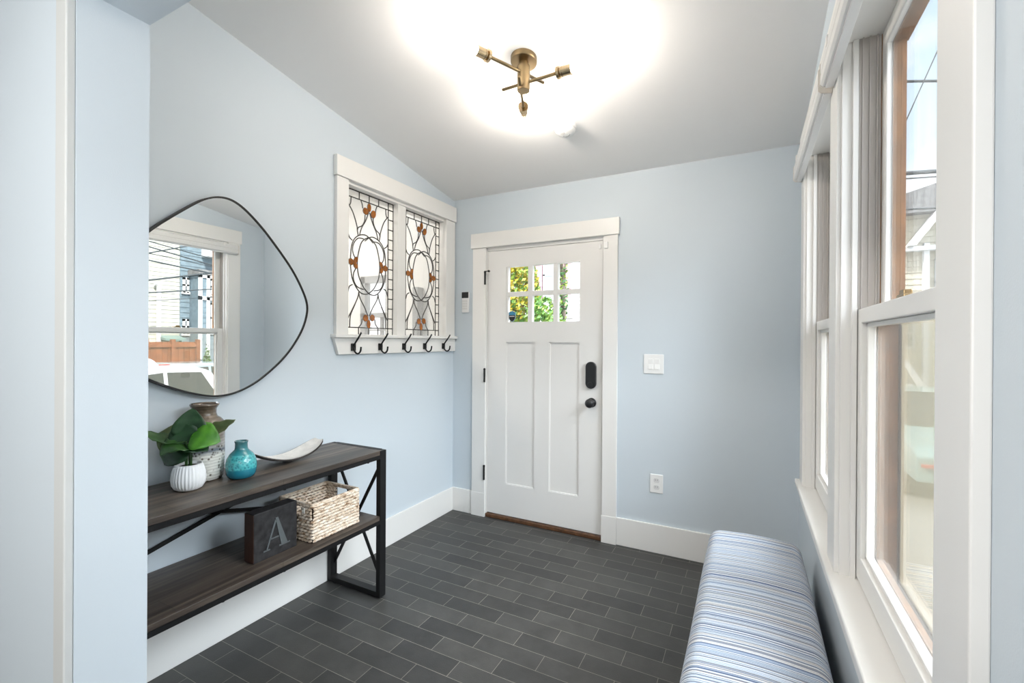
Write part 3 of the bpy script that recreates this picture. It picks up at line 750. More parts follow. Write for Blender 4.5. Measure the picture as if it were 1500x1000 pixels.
def leaf(p0, p1, w, up, droop, m, cup=.25):
    p0, p1 = Vector(p0), Vector(p1); d = p1-p0; up = Vector(up).normalized()
    s = d.cross(up).normalized(); u = s.cross(d).normalized(); b = BM(); G = []
    for i in range(15):
        t = i/14; hw = 1.28*w*(math.sin(PI*t**.66)**.72)*(1-.14*t) if 0 < t < 1 else 0
        c = p0+d*t+u*(droop*math.sin(PI*t))
        row = []
        for j in range(-4, 5):
            q = j/4; row.append(b.verts.new(c+s*(hw*q)+u*(hw*cup*abs(q)**1.5+.0025*math.sin(t*22+abs(q)*3)*abs(q))))
        G.append(row)
    for i in range(14):
        for j in range(8): b.faces.new([G[i][j], G[i+1][j], G[i+1][j+1], G[i][j+1]])
    # a leaf has thickness
    o = obj('leaf', b, m, pl, smooth=True)
    md = o.modifiers.new('sol', 'SOLIDIFY'); md.thickness = .0012; md.offset = 0
# camera sees the plant from +x / -y; right in the picture is (+.71,+.70)-ish
rt_ = Vector((.60, .80, 0)).normalized(); fw_ = Vector((-.80, .60, 0)).normalized()
def PP(r, f, z): return Vector((px, py, TZ))+rt_*r+fw_*f+Vector((0, 0, z))
c = (0.0, 0, .165)
leaf(PP(.0, .01, .185), PP(.008, .025, .308), .048, (.8, -.6, .3), .012, LM[0], .15)
leaf(PP(.01, -.01, .205), PP(.108, -.035, .180), .050, (.55, -.75, .8), .018, LM[2], .06)
leaf(PP(.03, .03, .190), PP(.150, .045, .250), .042, (.3, -.3, 1), -.008, LM[3])
leaf(PP(-.01, .02, .170), PP(-.105, .050, .215), .062, (.7, -.5, .9), .012, LM[3], .2)
leaf(PP(-.01, 0, .185), PP(-.150, -.01, .238), .034, (.2, -.2, 1), -.018, LM[1], .3)
leaf(PP(-.005, -.01, .165), PP(-.078, -.055, .150), .048, (.3, -.35, 1), .025, LM[1], .05)
leaf(PP(-.01, .01, .180), PP(-.080, .02, .095), .055, (.5, -.7, .5), .02, LM[0], .1)
leaf(PP(.0, -.01, .175), PP(.070, -.045, .150), .040, (.3, -.5, 1), .012, LM[0], .1)
leaf(PP(.01, .01, .19), PP(.060, .05, .235), .038, (.5, -.4, .7), .01, LM[1])
leaf(PP(0, 0, .18), PP(-.05, .02, .245), .045, (.6, -.8, .4), .01, LM[0], .1)
for k, (r, f) in enumerate(((-.012, 0), (-.004, -.008), (.004, .004), (.012, -.004), (.0, .01))):
    b = BM(); tube(b, smooth_path([tuple(PP(r*.8, f, .088)), tuple(PP(r*.9, f, .13)), tuple(PP(r*1.6, f, .185))]), .0028, 6); obj('stem', b, LM[1], pl, smooth=True)

# tall stoneware vase
def vase_mat():
    m, nt, bb = node_mat('glazed_stoneware')
    tc = N(nt, 'ShaderNodeTexCoord'); sp = N(nt, 'ShaderNodeSeparateXYZ'); nt.links.new(tc.outputs['Object'], sp.inputs[0])
    nz = N(nt, 'ShaderNodeTexNoise', Scale=14.0, Detail=5.0); nt.links.new(tc.outputs['Object'], nz.inputs['Vector'])
    ad = N(nt, 'ShaderNodeMath', operation='MULTIPLY_ADD'); ad.inputs[1].default_value = .05; nt.links.new(nz.outputs['Fac'], ad.inputs[0]); nt.links.new(sp.outputs['Z'], ad.inputs[2])
    dv = N(nt, 'ShaderNodeMath', operation='DIVIDE'); dv.inputs[1].default_value = .35; nt.links.new(ad.outputs[0], dv.inputs[0])
    r = N(nt, 'ShaderNodeValToRGB'); e = r.color_ramp.elements
    e[0].position = 0; e[0].color = (.74, .74, .69, 1); e[1].position = 1; e[1].color = (.10, .065, .045, 1)
    for p, cc in ((.36, (.76, .76, .71)), (.42, (.12, .15, .19)), (.47, (.40, .40, .38)), (.60, (.20, .17, .14)), (.66, (.34, .30, .25)), (.80, (.15, .115, .08)), (.90, (.11, .08, .055))):
        k = e.new(p); k.color = (*cc, 1)
    nt.links.new(dv.outputs[0], r.inputs['Fac'])
    vo = N(nt, 'ShaderNodeTexVoronoi', Scale=70.0); nt.links.new(tc.outputs['Object'], vo.inputs['Vector'])
    rr_ = N(nt, 'ShaderNodeValToRGB'); rr_.color_ramp.elements[0].position = .14; rr_.color_ramp.elements[1].position = .42
    rr_.color_ramp.elements[0].color = (.16, .13, .1, 1); rr_.color_ramp.elements[1].color = (1, 1, 1, 1); nt.links.new(vo.outputs['Distance'], rr_.inputs['Fac'])
    wv = N(nt, 'ShaderNodeTexWave', Scale=26.0, Distortion=2.0); wv.bands_direction = 'Z'; nt.links.new(tc.outputs['Object'], wv.inputs['Vector'])
    mw = N(nt, 'ShaderNodeMix', data_type='RGBA', blend_type='MULTIPLY'); mw.inputs['Factor'].default_value = .22
    nt.links.new(r.outputs['Color'], mw.inputs[6]); nt.links.new(wv.outputs['Color'], mw.inputs[7])
    mx = N(nt, 'ShaderNodeMix', data_type='RGBA', blend_type='MULTIPLY')
    lt = N(nt, 'ShaderNodeMath', operation='LESS_THAN'); lt.inputs[1].default_value = .145; nt.links.new(sp.outputs['Z'], lt.inputs[0])
    nt.links.new(lt.outputs[0], mx.inputs['Factor']); nt.links.new(mw.outputs[2], mx.inputs[6]); nt.links.new(rr_.outputs['Color'], mx.inputs[7])
    nt.links.new(mx.outputs[2], bb.inputs['Base Color']); bb.inputs['Roughness'].default_value = .25; bb.inputs['Coat Weight'].default_value = .4
    bp = N(nt, 'ShaderNodeBump', Strength=.5, Distance=.003); nt.links.new(vo.outputs['Distance'], bp.inputs['Height']); nt.links.new(bp.outputs['Normal'], bb.inputs['Normal'])
    return m
vx_, vy_ = -2.005, 1.090
b = BM(); sc = 1.0
prof = [(.0001, .001), (.060, .001), (.066, .006), (.071, .04), (.073, .10), (.073, .17), (.071, .225), (.068, .238), (.058, .250), (.046, .258), (.042, .272), (.043, .290), (.051, .303), (.053, .309), (.049, .312), (.044, .308), (.038, .290), (.037, .270), (.05, .24), (.066, .16), (.066, .02), (.0001, .012)]
lathe(b, [(r, TZ+z) for r, z in prof], vx_, vy_, 64, close=False)
tag(obj('stoneware_vase', b, vase_mat(), smooth=True, org=(vx_, vy_, TZ)), 'tall brown and grey speckled stoneware vase behind the potted plant', 'vase')

def teal_mat():
    m, nt, bb = node_mat('teal_glaze')
    tc = N(nt, 'ShaderNodeTexCoord'); sp = N(nt, 'ShaderNodeSeparateXYZ'); nt.links.new(tc.outputs['Object'], sp.inputs[0])
    dv = N(nt, 'ShaderNodeMath', operation='DIVIDE'); dv.inputs[1].default_value = .16; nt.links.new(sp.outputs['Z'], dv.inputs[0])
    r = N(nt, 'ShaderNodeValToRGB'); e = r.color_ramp.elements
    e[0].position = 0; e[0].color = (.012, .14, .21, 1); e[1].position = 1; e[1].color = (.05, .13, .14, 1)
    for p, cc in ((.22, (.012, .20, .28)), (.27, (.03, .27, .32)), (.62, (.03, .24, .28)), (.72, (.02, .17, .20)), (.85, (.05, .18, .20))):
        k = e.new(p); k.color = (*cc, 1)
    nt.links.new(dv.outputs[0], r.inputs['Fac'])
    vo = N(nt, 'ShaderNodeTexVoronoi', Scale=95.0); vo.feature = 'F1'; nt.links.new(tc.outputs['Object'], vo.inputs['Vector'])
    rr_ = N(nt, 'ShaderNodeValToRGB'); rr_.color_ramp.elements[0].position = .15; rr_.color_ramp.elements[1].position = .55
    rr_.color_ramp.elements[0].color = (.7, .8, .8, 1); rr_.color_ramp.elements[1].color = (1.9, 1.6, 1.45, 1); nt.links.new(vo.outputs['Distance'], rr_.inputs['Fac'])
    mx = N(nt, 'ShaderNodeMix', data_type='RGBA', blend_type='MULTIPLY')
    a = N(nt, 'ShaderNodeMath', operation='LESS_THAN'); a.inputs[1].default_value = .098; nt.links.new(sp.outputs['Z'], a.inputs[0])
    c_ = N(nt, 'ShaderNodeMath', operation='GREATER_THAN'); c_.inputs[1].default_value = .040; nt.links.new(sp.outputs['Z'], c_.inputs[0])
    d_ = N(nt, 'ShaderNodeMath', operation='MULTIPLY'); nt.links.new(a.outputs[0], d_.inputs[0]); nt.links.new(c_.outputs[0], d_.inputs[1])
    nt.links.new(d_.outputs[0], mx.inputs['Factor']); nt.links.new(r.outputs['Color'], mx.inputs[6]); nt.links.new(rr_.outputs['Color'], mx.inputs[7])
    nt.links.new(mx.outputs[2], bb.inputs['Base Color']); bb.inputs['Roughness'].default_value = .18; bb.inputs['Coat Weight'].default_value = .5
    h = N(nt, 'ShaderNodeMath', operation='MULTIPLY'); nt.links.new(d_.outputs[0], h.inputs[0]); nt.links.new(vo.outputs['Distance'], h.inputs[1])
    bp = N(nt, 'ShaderNodeBump', Strength=.6, Distance=.003); nt.links.new(h.outputs[0], bp.inputs['Height']); nt.links.new(bp.outputs['Normal'], bb.inputs['Normal'])
    return m
b = BM()
prof = [(.0001, .0005), (.042, .0005), (.049, .004), (.056, .018), (.0585, .038), (.058, .058), (.0535, .080), (.043, .099), (.031, .111), (.0255, .117), (.0240, .125), (.0235, .142), (.0255, .148), (.0255, .152), (.0215, .152), (.0195, .146), (.0195, .120), (.045, .09), (.052, .05), (.04, .012), (.0001, .01)]
lathe(b, [(r, TZ+z) for r, z in prof], -1.893, 1.176, 56, close=False)
tag(obj('teal_vase', b, teal_mat(), smooth=True, org=(-1.893, 1.176, TZ)), 'small round teal glazed bottle vase beside the stoneware vase', 'vase')

# curved tray
tr = thing('curved_tray', 'long curved dish, dark outside and whitewashed inside, on the console', 'dish', (-1.95, 1.43, TZ))
def tray(z_off, shrink):
    b = BM(); G = []
    for i in range(33):
        s = -1+2*i/32
        row = []
        for j in range(-6, 7):
            q = j/6; hw = (.062 if s < 0 else .062)*(max(0, 1-abs(s)**2.6))**.75+.008+(.022*max(0, s)**2)
            row.append((-1.945+hw*q*shrink, 1.432+.178*s*(.995 if shrink < 1 else 1), TZ+.007+.058*abs(s)**1.9+.010*q*q*(1-.6*abs(s))+z_off))
        G.append(row)
    return G
T0, T1, T2 = tray(0, 1), tray(.006, 1), tray(.0068, .93)
b = BM()
A = [[b.verts.new(p) for p in r] for r in T0]; B = [[b.verts.new(p) for p in r] for r in T1]
for i in range(32):
    for j in range(12): b.faces.new([A[i][j], A[i][j+1], A[i+1][j+1], A[i+1][j]]); b.faces.new([B[i][j], B[i+1][j], B[i+1][j+1], B[i][j+1]])
    b.faces.new([A[i][0], A[i+1][0], B[i+1][0], B[i][0]]); b.faces.new([A[i][12], B[i][12], B[i+1][12], A[i+1][12]])
for j in range(12): b.faces.new([A[0][j], B[0][j], B[0][j+1], A[0][j+1]]); b.faces.new([A[32][j], A[32][j+1], B[32][j+1], B[32][j]])
obj('shell', b, mat('dark_bronze_shell', (.03, .024, .02), .4), tr, smooth=True)
b = BM(); A = [[b.verts.new(p) for p in r] for r in T2]
for i in range(32):
    for j in range(12): b.faces.new([A[i][j], A[i+1][j], A[i+1][j+1], A[i][j+1]])
o = obj('whitewashed_inside', b, mat('whitewash', (.74, .71, .67), .6, var=.12, var_scale=25, bump=.4, bump_scale=60), tr, smooth=True)
o['label'] = 'whitewashed inner face'
b = BM(); lathe(b, [(.022, TZ+.0003), (.020, TZ+.010)], -1.945, 1.43, 20); obj('foot', b, mat('dark_bronze_foot', (.03, .024, .02), .4), tr)

# letter block
lb = thing('letter_block', 'dark wooden block with a grey inlaid letter A on the lower shelf', 'decoration', (-1.815, 1.265, .436))
b = BM(); box(b, -1.852, -1.790, 1.166, 1.366, .4365, .640)
obj('block', b, mat('charred_wood', (.018, .017, .018), .6, var=.75, var_scale=35, bump=.6, bump_scale=40), lb, bevel=.003)
b = BM(); box(b, -1.8505, -1.792, 1.1648, 1.1662, .440, .637); o = obj('end_grain', b, mat('reddish_end_grain', (.055, .022, .012), .6, var=.3), lb); o['label'] = 'reddish brown end grain'
b = BM(); xa, xb_ = -1.7905, -1.787
def ap(pts): prism(b, [(1.266+u, .470+v) for u, v in pts], 0, xa, xb_)
ap([(-.006, .128), (.006, .128), (.052, .004), (.022, .004)])                  # thick right stroke
ap([(-.008, .122), (-.002, .112), (-.042, .004), (-.048, .004)])               # thin left stroke
ap([(-.031, .042), (.012, .042), (.010, .047), (-.029, .047)])                 # crossbar
ap([(-.060, .000), (-.030, .000), (-.030, .005), (-.060, .005)])
ap([(.012, .000), (.064, .000), (.064, .005), (.012, .005)])
o = obj('letter_inlay', b, mat('grey_metal_letter', (.13, .145, .15), .5, metal=.3), lb)

# woven basket
bk = thing('woven_basket', 'rectangular woven seagrass basket with handle holes on the lower shelf', 'basket', (-1.86, 1.55, .436))
def basket_mat():
    m, nt, bb = node_mat('woven_seagrass')
    tc = N(nt, 'ShaderNodeTexCoord'); mp = N(nt, 'ShaderNodeMapping'); mp.inputs['Scale'].default_value = (30, 30, 75); nt.links.new(tc.outputs['Object'], mp.inputs['Vector'])
    n_ = N(nt, 'ShaderNodeTexNoise', Scale=1.0, Detail=4.0, Roughness=.7); nt.links.new(mp.outputs[0], n_.inputs['Vector'])
    r = N(nt, 'ShaderNodeValToRGB'); e = r.color_ramp.elements
    e[0].position = .34; e[0].color = (.22, .12, .06, 1); e[1].position = .58; e[1].color = (.84, .74, .63, 1); k = e.new(.44); k.color = (.62, .48, .35, 1)
    nt.links.new(n_.outputs['Fac'], r.inputs['Fac']); nt.links.new(r.outputs['Color'], bb.inputs['Base Color']); bb.inputs['Roughness'].default_value = .75
    bp = N(nt, 'ShaderNodeBump', Strength=.5, Distance=.002); nt.links.new(n_.outputs['Fac'], bp.inputs['Height']); nt.links.new(bp.outputs['Normal'], bb.inputs['Normal'])
    return m
M_bask = basket_mat(); M_bin = mat('basket_gap_shadow', (.035, .018, .010), .85, var=.4, var_scale=40, bump=.6, bump_scale=60)
kx0, kx1, ky0, ky1, kz0, kz1 = -1.985, -1.742, 1.408, 1.694, .4365, .606
def rrect(off, n=150, r=.004):
    x0, x1, y0, y1 = kx0+off, kx1-off, ky0+off, ky1-off
    pts = []
    segs = [((x1, y0+r), (x1, y1-r)), ((x1-r, y1), (x0+r, y1)), ((x0, y1-r), (x0, y0+r)), ((x0+r, y0), (x1-r, y0))]
    for (a, c_) in segs:
        L_ = math.dist(a, c_); m_ = max(2, int(L_/.0042))
        for i in range(m_+1): pts.append((a[0]+(c_[0]-a[0])*i/m_, a[1]+(c_[1]-a[1])*i/m_))
    return pts
b = BM(); base = rrect(.006); rows_ = 12; dz = (kz1-kz0)/rows_
cxk = (kx0+kx1)/2
for k in range(rows_):
    z = kz0+dz*(k+.5); ring = []; rad = []
    for i, (x, y) in enumerate(base):
        nx = 1 if abs(x-(kx1-.006)) < 1e-4 else (-1 if abs(x-(kx0+.006)) < 1e-4 else 0); ny = 1 if abs(y-(ky1-.006)) < 1e-4 else (-1 if abs(y-(ky0+.006)) < 1e-4 else 0)
        u = (i*.0042/.023+k*.43) % 1.0          # one twisted strand segment every 23 mm
        a = .0012*math.sin(PI*u); ring.append((x+nx*a, y+ny*a, z+.0034*(u-.5))); rad.append(.0046+.0032*math.sin(PI*min(1, max(0, u)))**.7)
    hole = k in (rows_-4, rows_-3, rows_-2)
    if not hole: tube(b, ring, rad, 7, closed=True)
    else:
        cur = []; cr = []; n_ = len(ring)
        st0 = next(i for i in range(n_) if abs(ring[i][0]-(kx1-.006)) < .004)
        for i in list(range(st0, n_))+list(range(st0)):
            x, y = ring[i][0], ring[i][1]
            inh = abs(x-cxk) < .046 and (abs(y-ky1+.006) < .008 or abs(y-ky0-.006) < .008)
            if inh:
                if len(cur) > 2: tube(b, cur, cr, 7)
                cur = []; cr = []
            else: cur.append(ring[i]); cr.append(rad[i])
        if len(cur) > 2: tube(b, cur, cr, 7)
obj('woven_body', b, M_bask, bk, smooth=True)
b = BM(); i = .0055; hz0, hz1 = kz1-dz*4, kz1-dz
box(b, kx0+i, kx1-i, ky0+i, ky1-i, kz0+.001, kz0+.008)
box(b, kx1-i-.0015, kx1-i, ky0+i, ky1-i, kz0, kz1-.004); box(b, kx0+i, kx0+i+.0015, ky0+i, ky1-i, kz0, kz1-.004)
for y0 in (ky0+i, ky1-i-.0015):
    box(b, kx0+i, kx1-i, y0, y0+.0015, kz0, hz0); box(b, kx0+i, cxk-.046, y0, y0+.0015, hz0, kz1-.004); box(b, cxk+.046, kx1-i, y0, y0+.0015, hz0, kz1-.004)
    box(b, cxk-.046, cxk+.046, y0, y0+.0015, hz1, kz1-.004)
obj('gap_shadow_liner', b, M_bin, bk)  # basket bottom and inner sheet, coloured dark to imitate shadow between strands
b = BM(); ring = [(x, y, kz1+.001) for x, y in rrect(.007)]; tube(b, ring, .0062, 7, closed=True); obj('rim', b, M_bask, bk, smooth=True)
b = BM(); box(b, kx1-.062, kx1-.046, ky0-.008, ky0-.002, .567, .592); lathe(b, [(.003, ky0-.011), (.003, ky0-.007)], kx1-.054, 0, 10, axis=1, cz=.580); obj('toggle', b, mat('bone_toggle', (.68, .66, .60), .4), bk, bevel=.001)

# ------------------------------------------------------------------ ceiling light and smoke detector
cl = thing('ceiling_light', 'brass three arm ceiling light with bare lit bulbs', 'ceiling light', (-.925, 1.880, zc(1.88)))
lx, ly, lz = -.925, 1.880, zc(1.88)
b = BM(); nrm = Vector((0, -CS, -1)).normalized()
lathe(b, [(.060, lz+.010), (.060, lz-.020), (.057, lz-.023), (.0001, lz-.023)], lx, ly, 48)
for v in b.verts: v.co.z += -CS*(v.co.y-ly) if v.co.z > lz-.021 or True else 0
obj('canopy', b, M_brass, cl, bevel=.0015)
b = BM(); lathe(b, [(.021, lz-.010), (.021, lz-.045)], lx, ly, 32); obj('collar', b, M_brass, cl)
b = BM(); lathe(b, [(.029, lz-.040), (.029, 2.508), (.027, 2.506), (.0001, 2.506)], lx, ly, 36); obj('stem', b, M_brass, cl, smooth=False)
def arm(p, q, sock_end):
    p, q = Vector(p), Vector(q); d = (q-p).normalized()
    b = BM(); tube(b, [p, q], .0072, 12); a = obj('arm', b, M_brass, cl, smooth=True)
    def ring(r0, r1, t0, t1, n=28, wall=.0016):
        s, t = frame_of(d)
        return (q+d*t0, q+d*t1, r0, r1)
    b = BM(); tube(b, [q-d*.006, q+d*.006, q+d*.008, q+d*.016], [.026, .026, .016, .016], 28); tube(b, [q+d*.014, q+d*.060], [.0215, .0215], 28, caps=False); tube(b, [q+d*.0590, q+d*.0620, q+d*.0660], [.0220, .0255, .0270], 28, caps=False)
    tube(b, [q+d*.016, q+d*.022], [.0215, .0215], 28)
    obj('socket', b, M_sock, a)
    b = BM(); c0 = q+d*.030
    tube(b, [c0, c0+d*.016, c0+d*.032, c0+d*.044, c0+d*.056, c0+d*.070, c0+d*.082, c0+d*.090], [.010, .013, .016, .024, .0290, .0290, .021, .007], 20)
    obj('bulb', b, M_bulb, a, smooth=True)
# upper arm, lower arm, far arm (bulb at the second point)
arm((-.874, 1.990, 2.588), (-1.006, 1.692, 2.588), 1)
arm((-1.040, 1.888, 2.545), (-.752, 1.878, 2.545), 1)
arm((-.905, 1.795, 2.524), (-1.003, 2.035, 2.524), 1)
sx, sy = -.930, 2.428; sz = zc(sy)
sd = thing('smoke_detector', 'round white smoke detector on the ceiling', 'smoke detector', (sx, sy, sz))
def tilt(b, cy):
    for v in b.verts: v.co.z += -CS*(v.co.y-cy)
b = BM(); lathe(b, [(.066, sz+.004), (.066, sz-.012), (.060, sz-.016), (.0001, sz-.016)], sx, sy, 48); tilt(b, sy); obj('base', b, M_white, sd, smooth=False)
b = BM(); lathe(b, [(.058, sz-.014), (.058, sz-.026), (.050, sz-.036), (.030, sz-.041), (.0001, sz-.042)], sx, sy, 48); tilt(b, sy); obj('cover', b, M_white, sd, smooth=True)
b = BM(); lathe(b, [(.013, sz-.040), (.012, sz-.0445), (.0001, sz-.045)], sx-.012, sy-.008, 24); tilt(b, sy); obj('test_button', b, M_shade, sd)
b = BM()
for k in range(10):
    a = .5+k*.2; lathe(b, [(.0022, sz-.0395), (.0022, sz-.043)], sx+.026*math.cos(a), sy+.026*math.sin(a), 8)
tilt(b, sy); obj('vent_holes', b, mat('vent_grey', (.35, .35, .35), .6), sd)

# fill lamps added out of view, behind the camera and behind the stained glass
def fill_lamp(x, y, z, r, power, label):
    t = thing('ceiling_fill_lamp', label, 'ceiling light', (x, y, z))
    b = BM(); lathe(b, [(r, z), (r, z-.03), (r-.02, z-.04), (r-.02, z-.03), (.0001, z-.03)], x, y, 40); obj('lamp_rim', b, M_white, t)
    b = BM(); lathe(b, [(r-.025, z-.030), (r-.05, z-.036), (.0001, z-.038)], x, y, 40); obj('diffuser', b, M_diff, t)
    ld = bpy.data.lights.new('fill_glow', 'AREA'); ld.shape = 'DISK'; ld.size = 2*r-.05; ld.energy = power; ld.color = (1, .97, .93)
    lo = bpy.data.objects.new('fill_glow', ld); C.objects.link(lo); lo.parent = t; lo.location = (0, 0, -.05)
    return t
fill_lamp(-1.05, -1.15, 2.70, .26, HALL_W := 34, 'round white ceiling fill lamp added in the unseen hall')
# glowing globe on a stand, added unseen behind the camera as fill light
fl = thing('globe_fill_lamp', 'white globe fill lamp added unseen behind the camera', 'fill lamp', (-.40, -.17, 0))
b = BM(); lathe(b, [(.14, 0), (.14, .018), (.02, .024)], -.40, -.17, 32); obj('base', b, M_brass, fl)
b = BM(); lathe(b, [(.011, .02), (.011, 1.42)], -.40, -.17, 16); obj('pole', b, M_brass, fl)
b = BM(); lathe(b, [(.05, 1.42), (.11, 1.44), (.145, 1.50), (.155, 1.56), (.145, 1.62), (.11, 1.68), (.05, 1.70), (.0001, 1.705)], -.40, -.17, 32); obj('fill_globe', b, emit('fill_globe_glow', (1, .98, .97), 13), fl, smooth=True)
fill_lamp(-3.1, 1.9, 2.70, .22, 20, 'round white ceiling fill lamp added unseen behind the stained glass')

# ------------------------------------------------------------------ outside
GZ = -.85
M_asph = mat('pale_pavement', (.30, .295, .28), .85, var=.15, var_scale=3)
M_cream = mat('cream_clapboard', (.42, .42, .36), .7, var=.04, var_scale=1.2)
M_beige = mat('beige_clapboard', (.50, .47, .38), .7, var=.05, var_scale=1.2)
M_bluegrey = mat('bluegrey_shingle', (.13, .18, .21), .7, var=.2, var_scale=7)
M_extw = mat('exterior_white', (.60, .61, .61), .55)
M_roof = mat('grey_shingle_roof', (.16, .16, .16), .85, var=.3, var_scale=9)
M_darkglass = mat('dark_window_glass', (.04, .06, .075), .08, metal=.2)
M_fence = mat('red_cedar_fence', (.24, .075, .025), .75, var=.35, var_scale=3.5)
M_gfence = mat('grey_fence', (.09, .09, .095), .8, var=.2)
M_pink = mat('pink_shutter', (.55, .32, .36), .6)
M_cable = mat('black_cable', (.03, .04, .045), .6)
M_green = mat('green_awning', (.14, .22, .20), .6)
b = BM(); box(b, -30, 60, 3.6, 70, GZ-.2, GZ); box(b, .75, 60, -40, 3.6, GZ-.2, GZ); g = struct('ground', b, M_asph)
b = BM(); box(b, -12, .44, 3.18, 3.6, GZ-.2, -.35); struct('foundation', b, mat('concrete', (.35, .35, .34), .9))

def clap(b, axis, pos, s, a0, a1, z0, z1, dz=.13, lap=.018):
    """lapped boards on a wall plane; axis 0 = wall at x=pos running along y; s = outward sign"""
    z = z0
    while z < z1-1e-3:
        t = min(z+dz, z1)
        pr = [(pos, z), (pos+s*lap, z), (pos+s*.003, t), (pos, t)]
        if axis == 0:
            A = [b.verts.new((p[0], a0, p[1])) for p in pr]; B = [b.verts.new((p[0], a1, p[1])) for p in pr]
        else:
            A = [b.verts.new((a0, p[0], p[1])) for p in pr]; B = [b.verts.new((a1, p[0], p[1])) for p in pr]
        b.faces.new(A); b.faces.new(B[::-1])
        for k in range(4): b.faces.new([A[k], B[k], B[(k+1) % 4], A[(k+1) % 4]])
        z = t
def hwin(par, axis, pos, s, a0, a1, z0, z1, pm=None):
    b = BM(); d = s*.05
    lo, hi = min(pos, pos+d), max(pos, pos+d)
    def bx(a, c_, e, f, l=lo, h=hi):
        if axis == 0: box(b, l, h, a, c_, e, f)
        else: box(b, a, c_, l, h, e, f)
    w = .07
    bx(a0, a0+w, z0, z1); bx(a1-w, a1, z0, z1); bx(a0, a1, z1-w, z1); bx(a0-.03, a1+.03, z0-.04, z0+w*.6); bx(a0, a1, (z0+z1)/2-.03, (z0+z1)/2+.03)
    f = obj('window', b, M_extw, par)
    b = BM(); d2 = s*.03; bx(a0+w, a1-w, z0+.04, z1-w, min(pos, pos+d2), max(pos, pos+d2)); obj('pane', b, pm or M_darkglass, f)

# cream house across the street
h1 = thing('house', 'cream clapboard house across the street, seen in the mirror beyond the red fence', 'house', (15, 3.5, GZ))
b = BM(); box(b, 12.05, 19, -6, 8.36, GZ, 5.1); obj('wall', b, M_cream, h1)
b = BM(); clap(b, 0, 12.05, -1, -6, 8.36, GZ, 5.1); obj('siding', b, M_cream, h1)
b = BM(); prism(b, [(11.7, 5.0), (19.3, 5.0), (15.5, 6.4)], 1, -6.4, 8.36); obj('roof', b, M_roof, h1)
for a in ((2.2, 3.2, 2.6, 4.3), (5.2, 6.2, 2.4, 4.2), (-1, 0, 2.4, 4.2)): hwin(h1, 0, 12.03, -1, *a)
b = BM(); tube(b, [(11.93, 7.72, GZ+.2), (11.93, 7.72, 3.0), (11.93, 7.62, 3.05)], .06, 10); obj('vent_pipe', b, M_extw, h1)
b = BM(); prism(b, [(12.05, 1.46), (11.6, 1.36), (11.6, 1.30), (12.05, 1.34)], 1, 7.75, 8.33)
for y in (7.9, 8.05, 8.2): box(b, 11.62, 11.66, y, y+.03, 1.15, 1.32)
obj('awning', b, M_green, h1)
# blue-grey shingled house with a bay
h2 = thing('house', 'blue grey shingled house with white corner boards right of the cream house', 'house', (15, 11.5, GZ))
b = BM(); box(b, 12.02, 19, 8.36, 16, GZ, 5.0); clap(b, 0, 12.02, -1, 8.36, 16, GZ, 5.0, dz=.17); obj('wall', b, M_bluegrey, h2)
b = BM(); prism(b, [(11.7, 4.95), (19.3, 4.95), (15.5, 6.8)], 1, 8.40, 16.3); obj('roof', b, mat('bluegrey_roof', (.12, .18, .21), .8, var=.2, var_scale=5), h2)
b = BM(); box(b, 11.45, 12.02, 8.64, 10.2, GZ, 3.40); clap(b, 0, 11.45, -1, 8.64, 10.2, GZ, 3.40, dz=.17); by = obj('bay', b, M_bluegrey, h2)
b = BM(); box(b, 11.38, 12.02, 8.58, 10.26, 3.44, 3.60); obj('bay_roof', b, M_roof, by)
b = BM()
for y in (8.60, 8.84): box(b, 11.40, 11.46, y, y+.10, .7, 3.44)
box(b, 11.40, 11.46, 8.60, 10.2, 2.62, 2.74); box(b, 11.40, 11.46, 8.6, 10.2, 3.34, 3.44); obj('white_board', b, M_extw, by)
for a in ((8.97, 9.6, 2.80, 3.34), (8.97, 9.6, 1.55, 2.55), (9.65, 10.15, 1.55, 2.55)): hwin(h2, 0, 11.43, -1, *a)
hwin(h2, 0, 12.0, -1, 8.42, 8.60, 2.85, 3.35)
hwin(h2, 0, 12.0, -1, 8.42, 8.60, 1.50, 2.0)
# chimney-like dormer seen above
b = BM(); prism(b, [(9.0, 4.1), (9.0, 4.35), (9.4, 4.75), (9.8, 4.35), (9.8, 4.1)], 0, 11.6, 12.1); obj('dormer', b, M_extw, h2)

# fences and shrub
fn = thing('fence', 'reddish cedar board fence behind the parked cars, seen in the mirror', 'fence', (10.2, 7.1, GZ))
b = BM(); y = 6.55
while y < 7.85: box(b, 10.20, 10.225, y, y+.135, GZ, 1.27+random.uniform(-.008, .008)); y += .14
obj('boards', b, M_fence, fn)
for y in (6.52, 7.17, 7.83):
    b = BM(); box(b, 10.12, 10.22, y, y+.10, GZ, 1.34); obj('post', b, M_fence, fn)
b = BM()
for z in (.45, 1.12): box(b, 10.15, 10.20, 6.55, 7.85, z, z+.09)
obj('rail', b, M_fence, fn)
fn2 = thing('fence', 'dark grey board fence left of the red fence in the mirror', 'fence', (10.4, 5.2, GZ))
b = BM(); y = 3.6
while y < 6.4: box(b, 10.4, 10.42, y, y+.135, GZ, 1.08); y += .14
obj('boards', b, M_gfence, fn2)
for y in (3.6, 5.0, 6.3):
    b = BM(); box(b, 10.34, 10.42, y, y+.09, GZ, 1.12); obj('post', b, M_gfence, fn2)

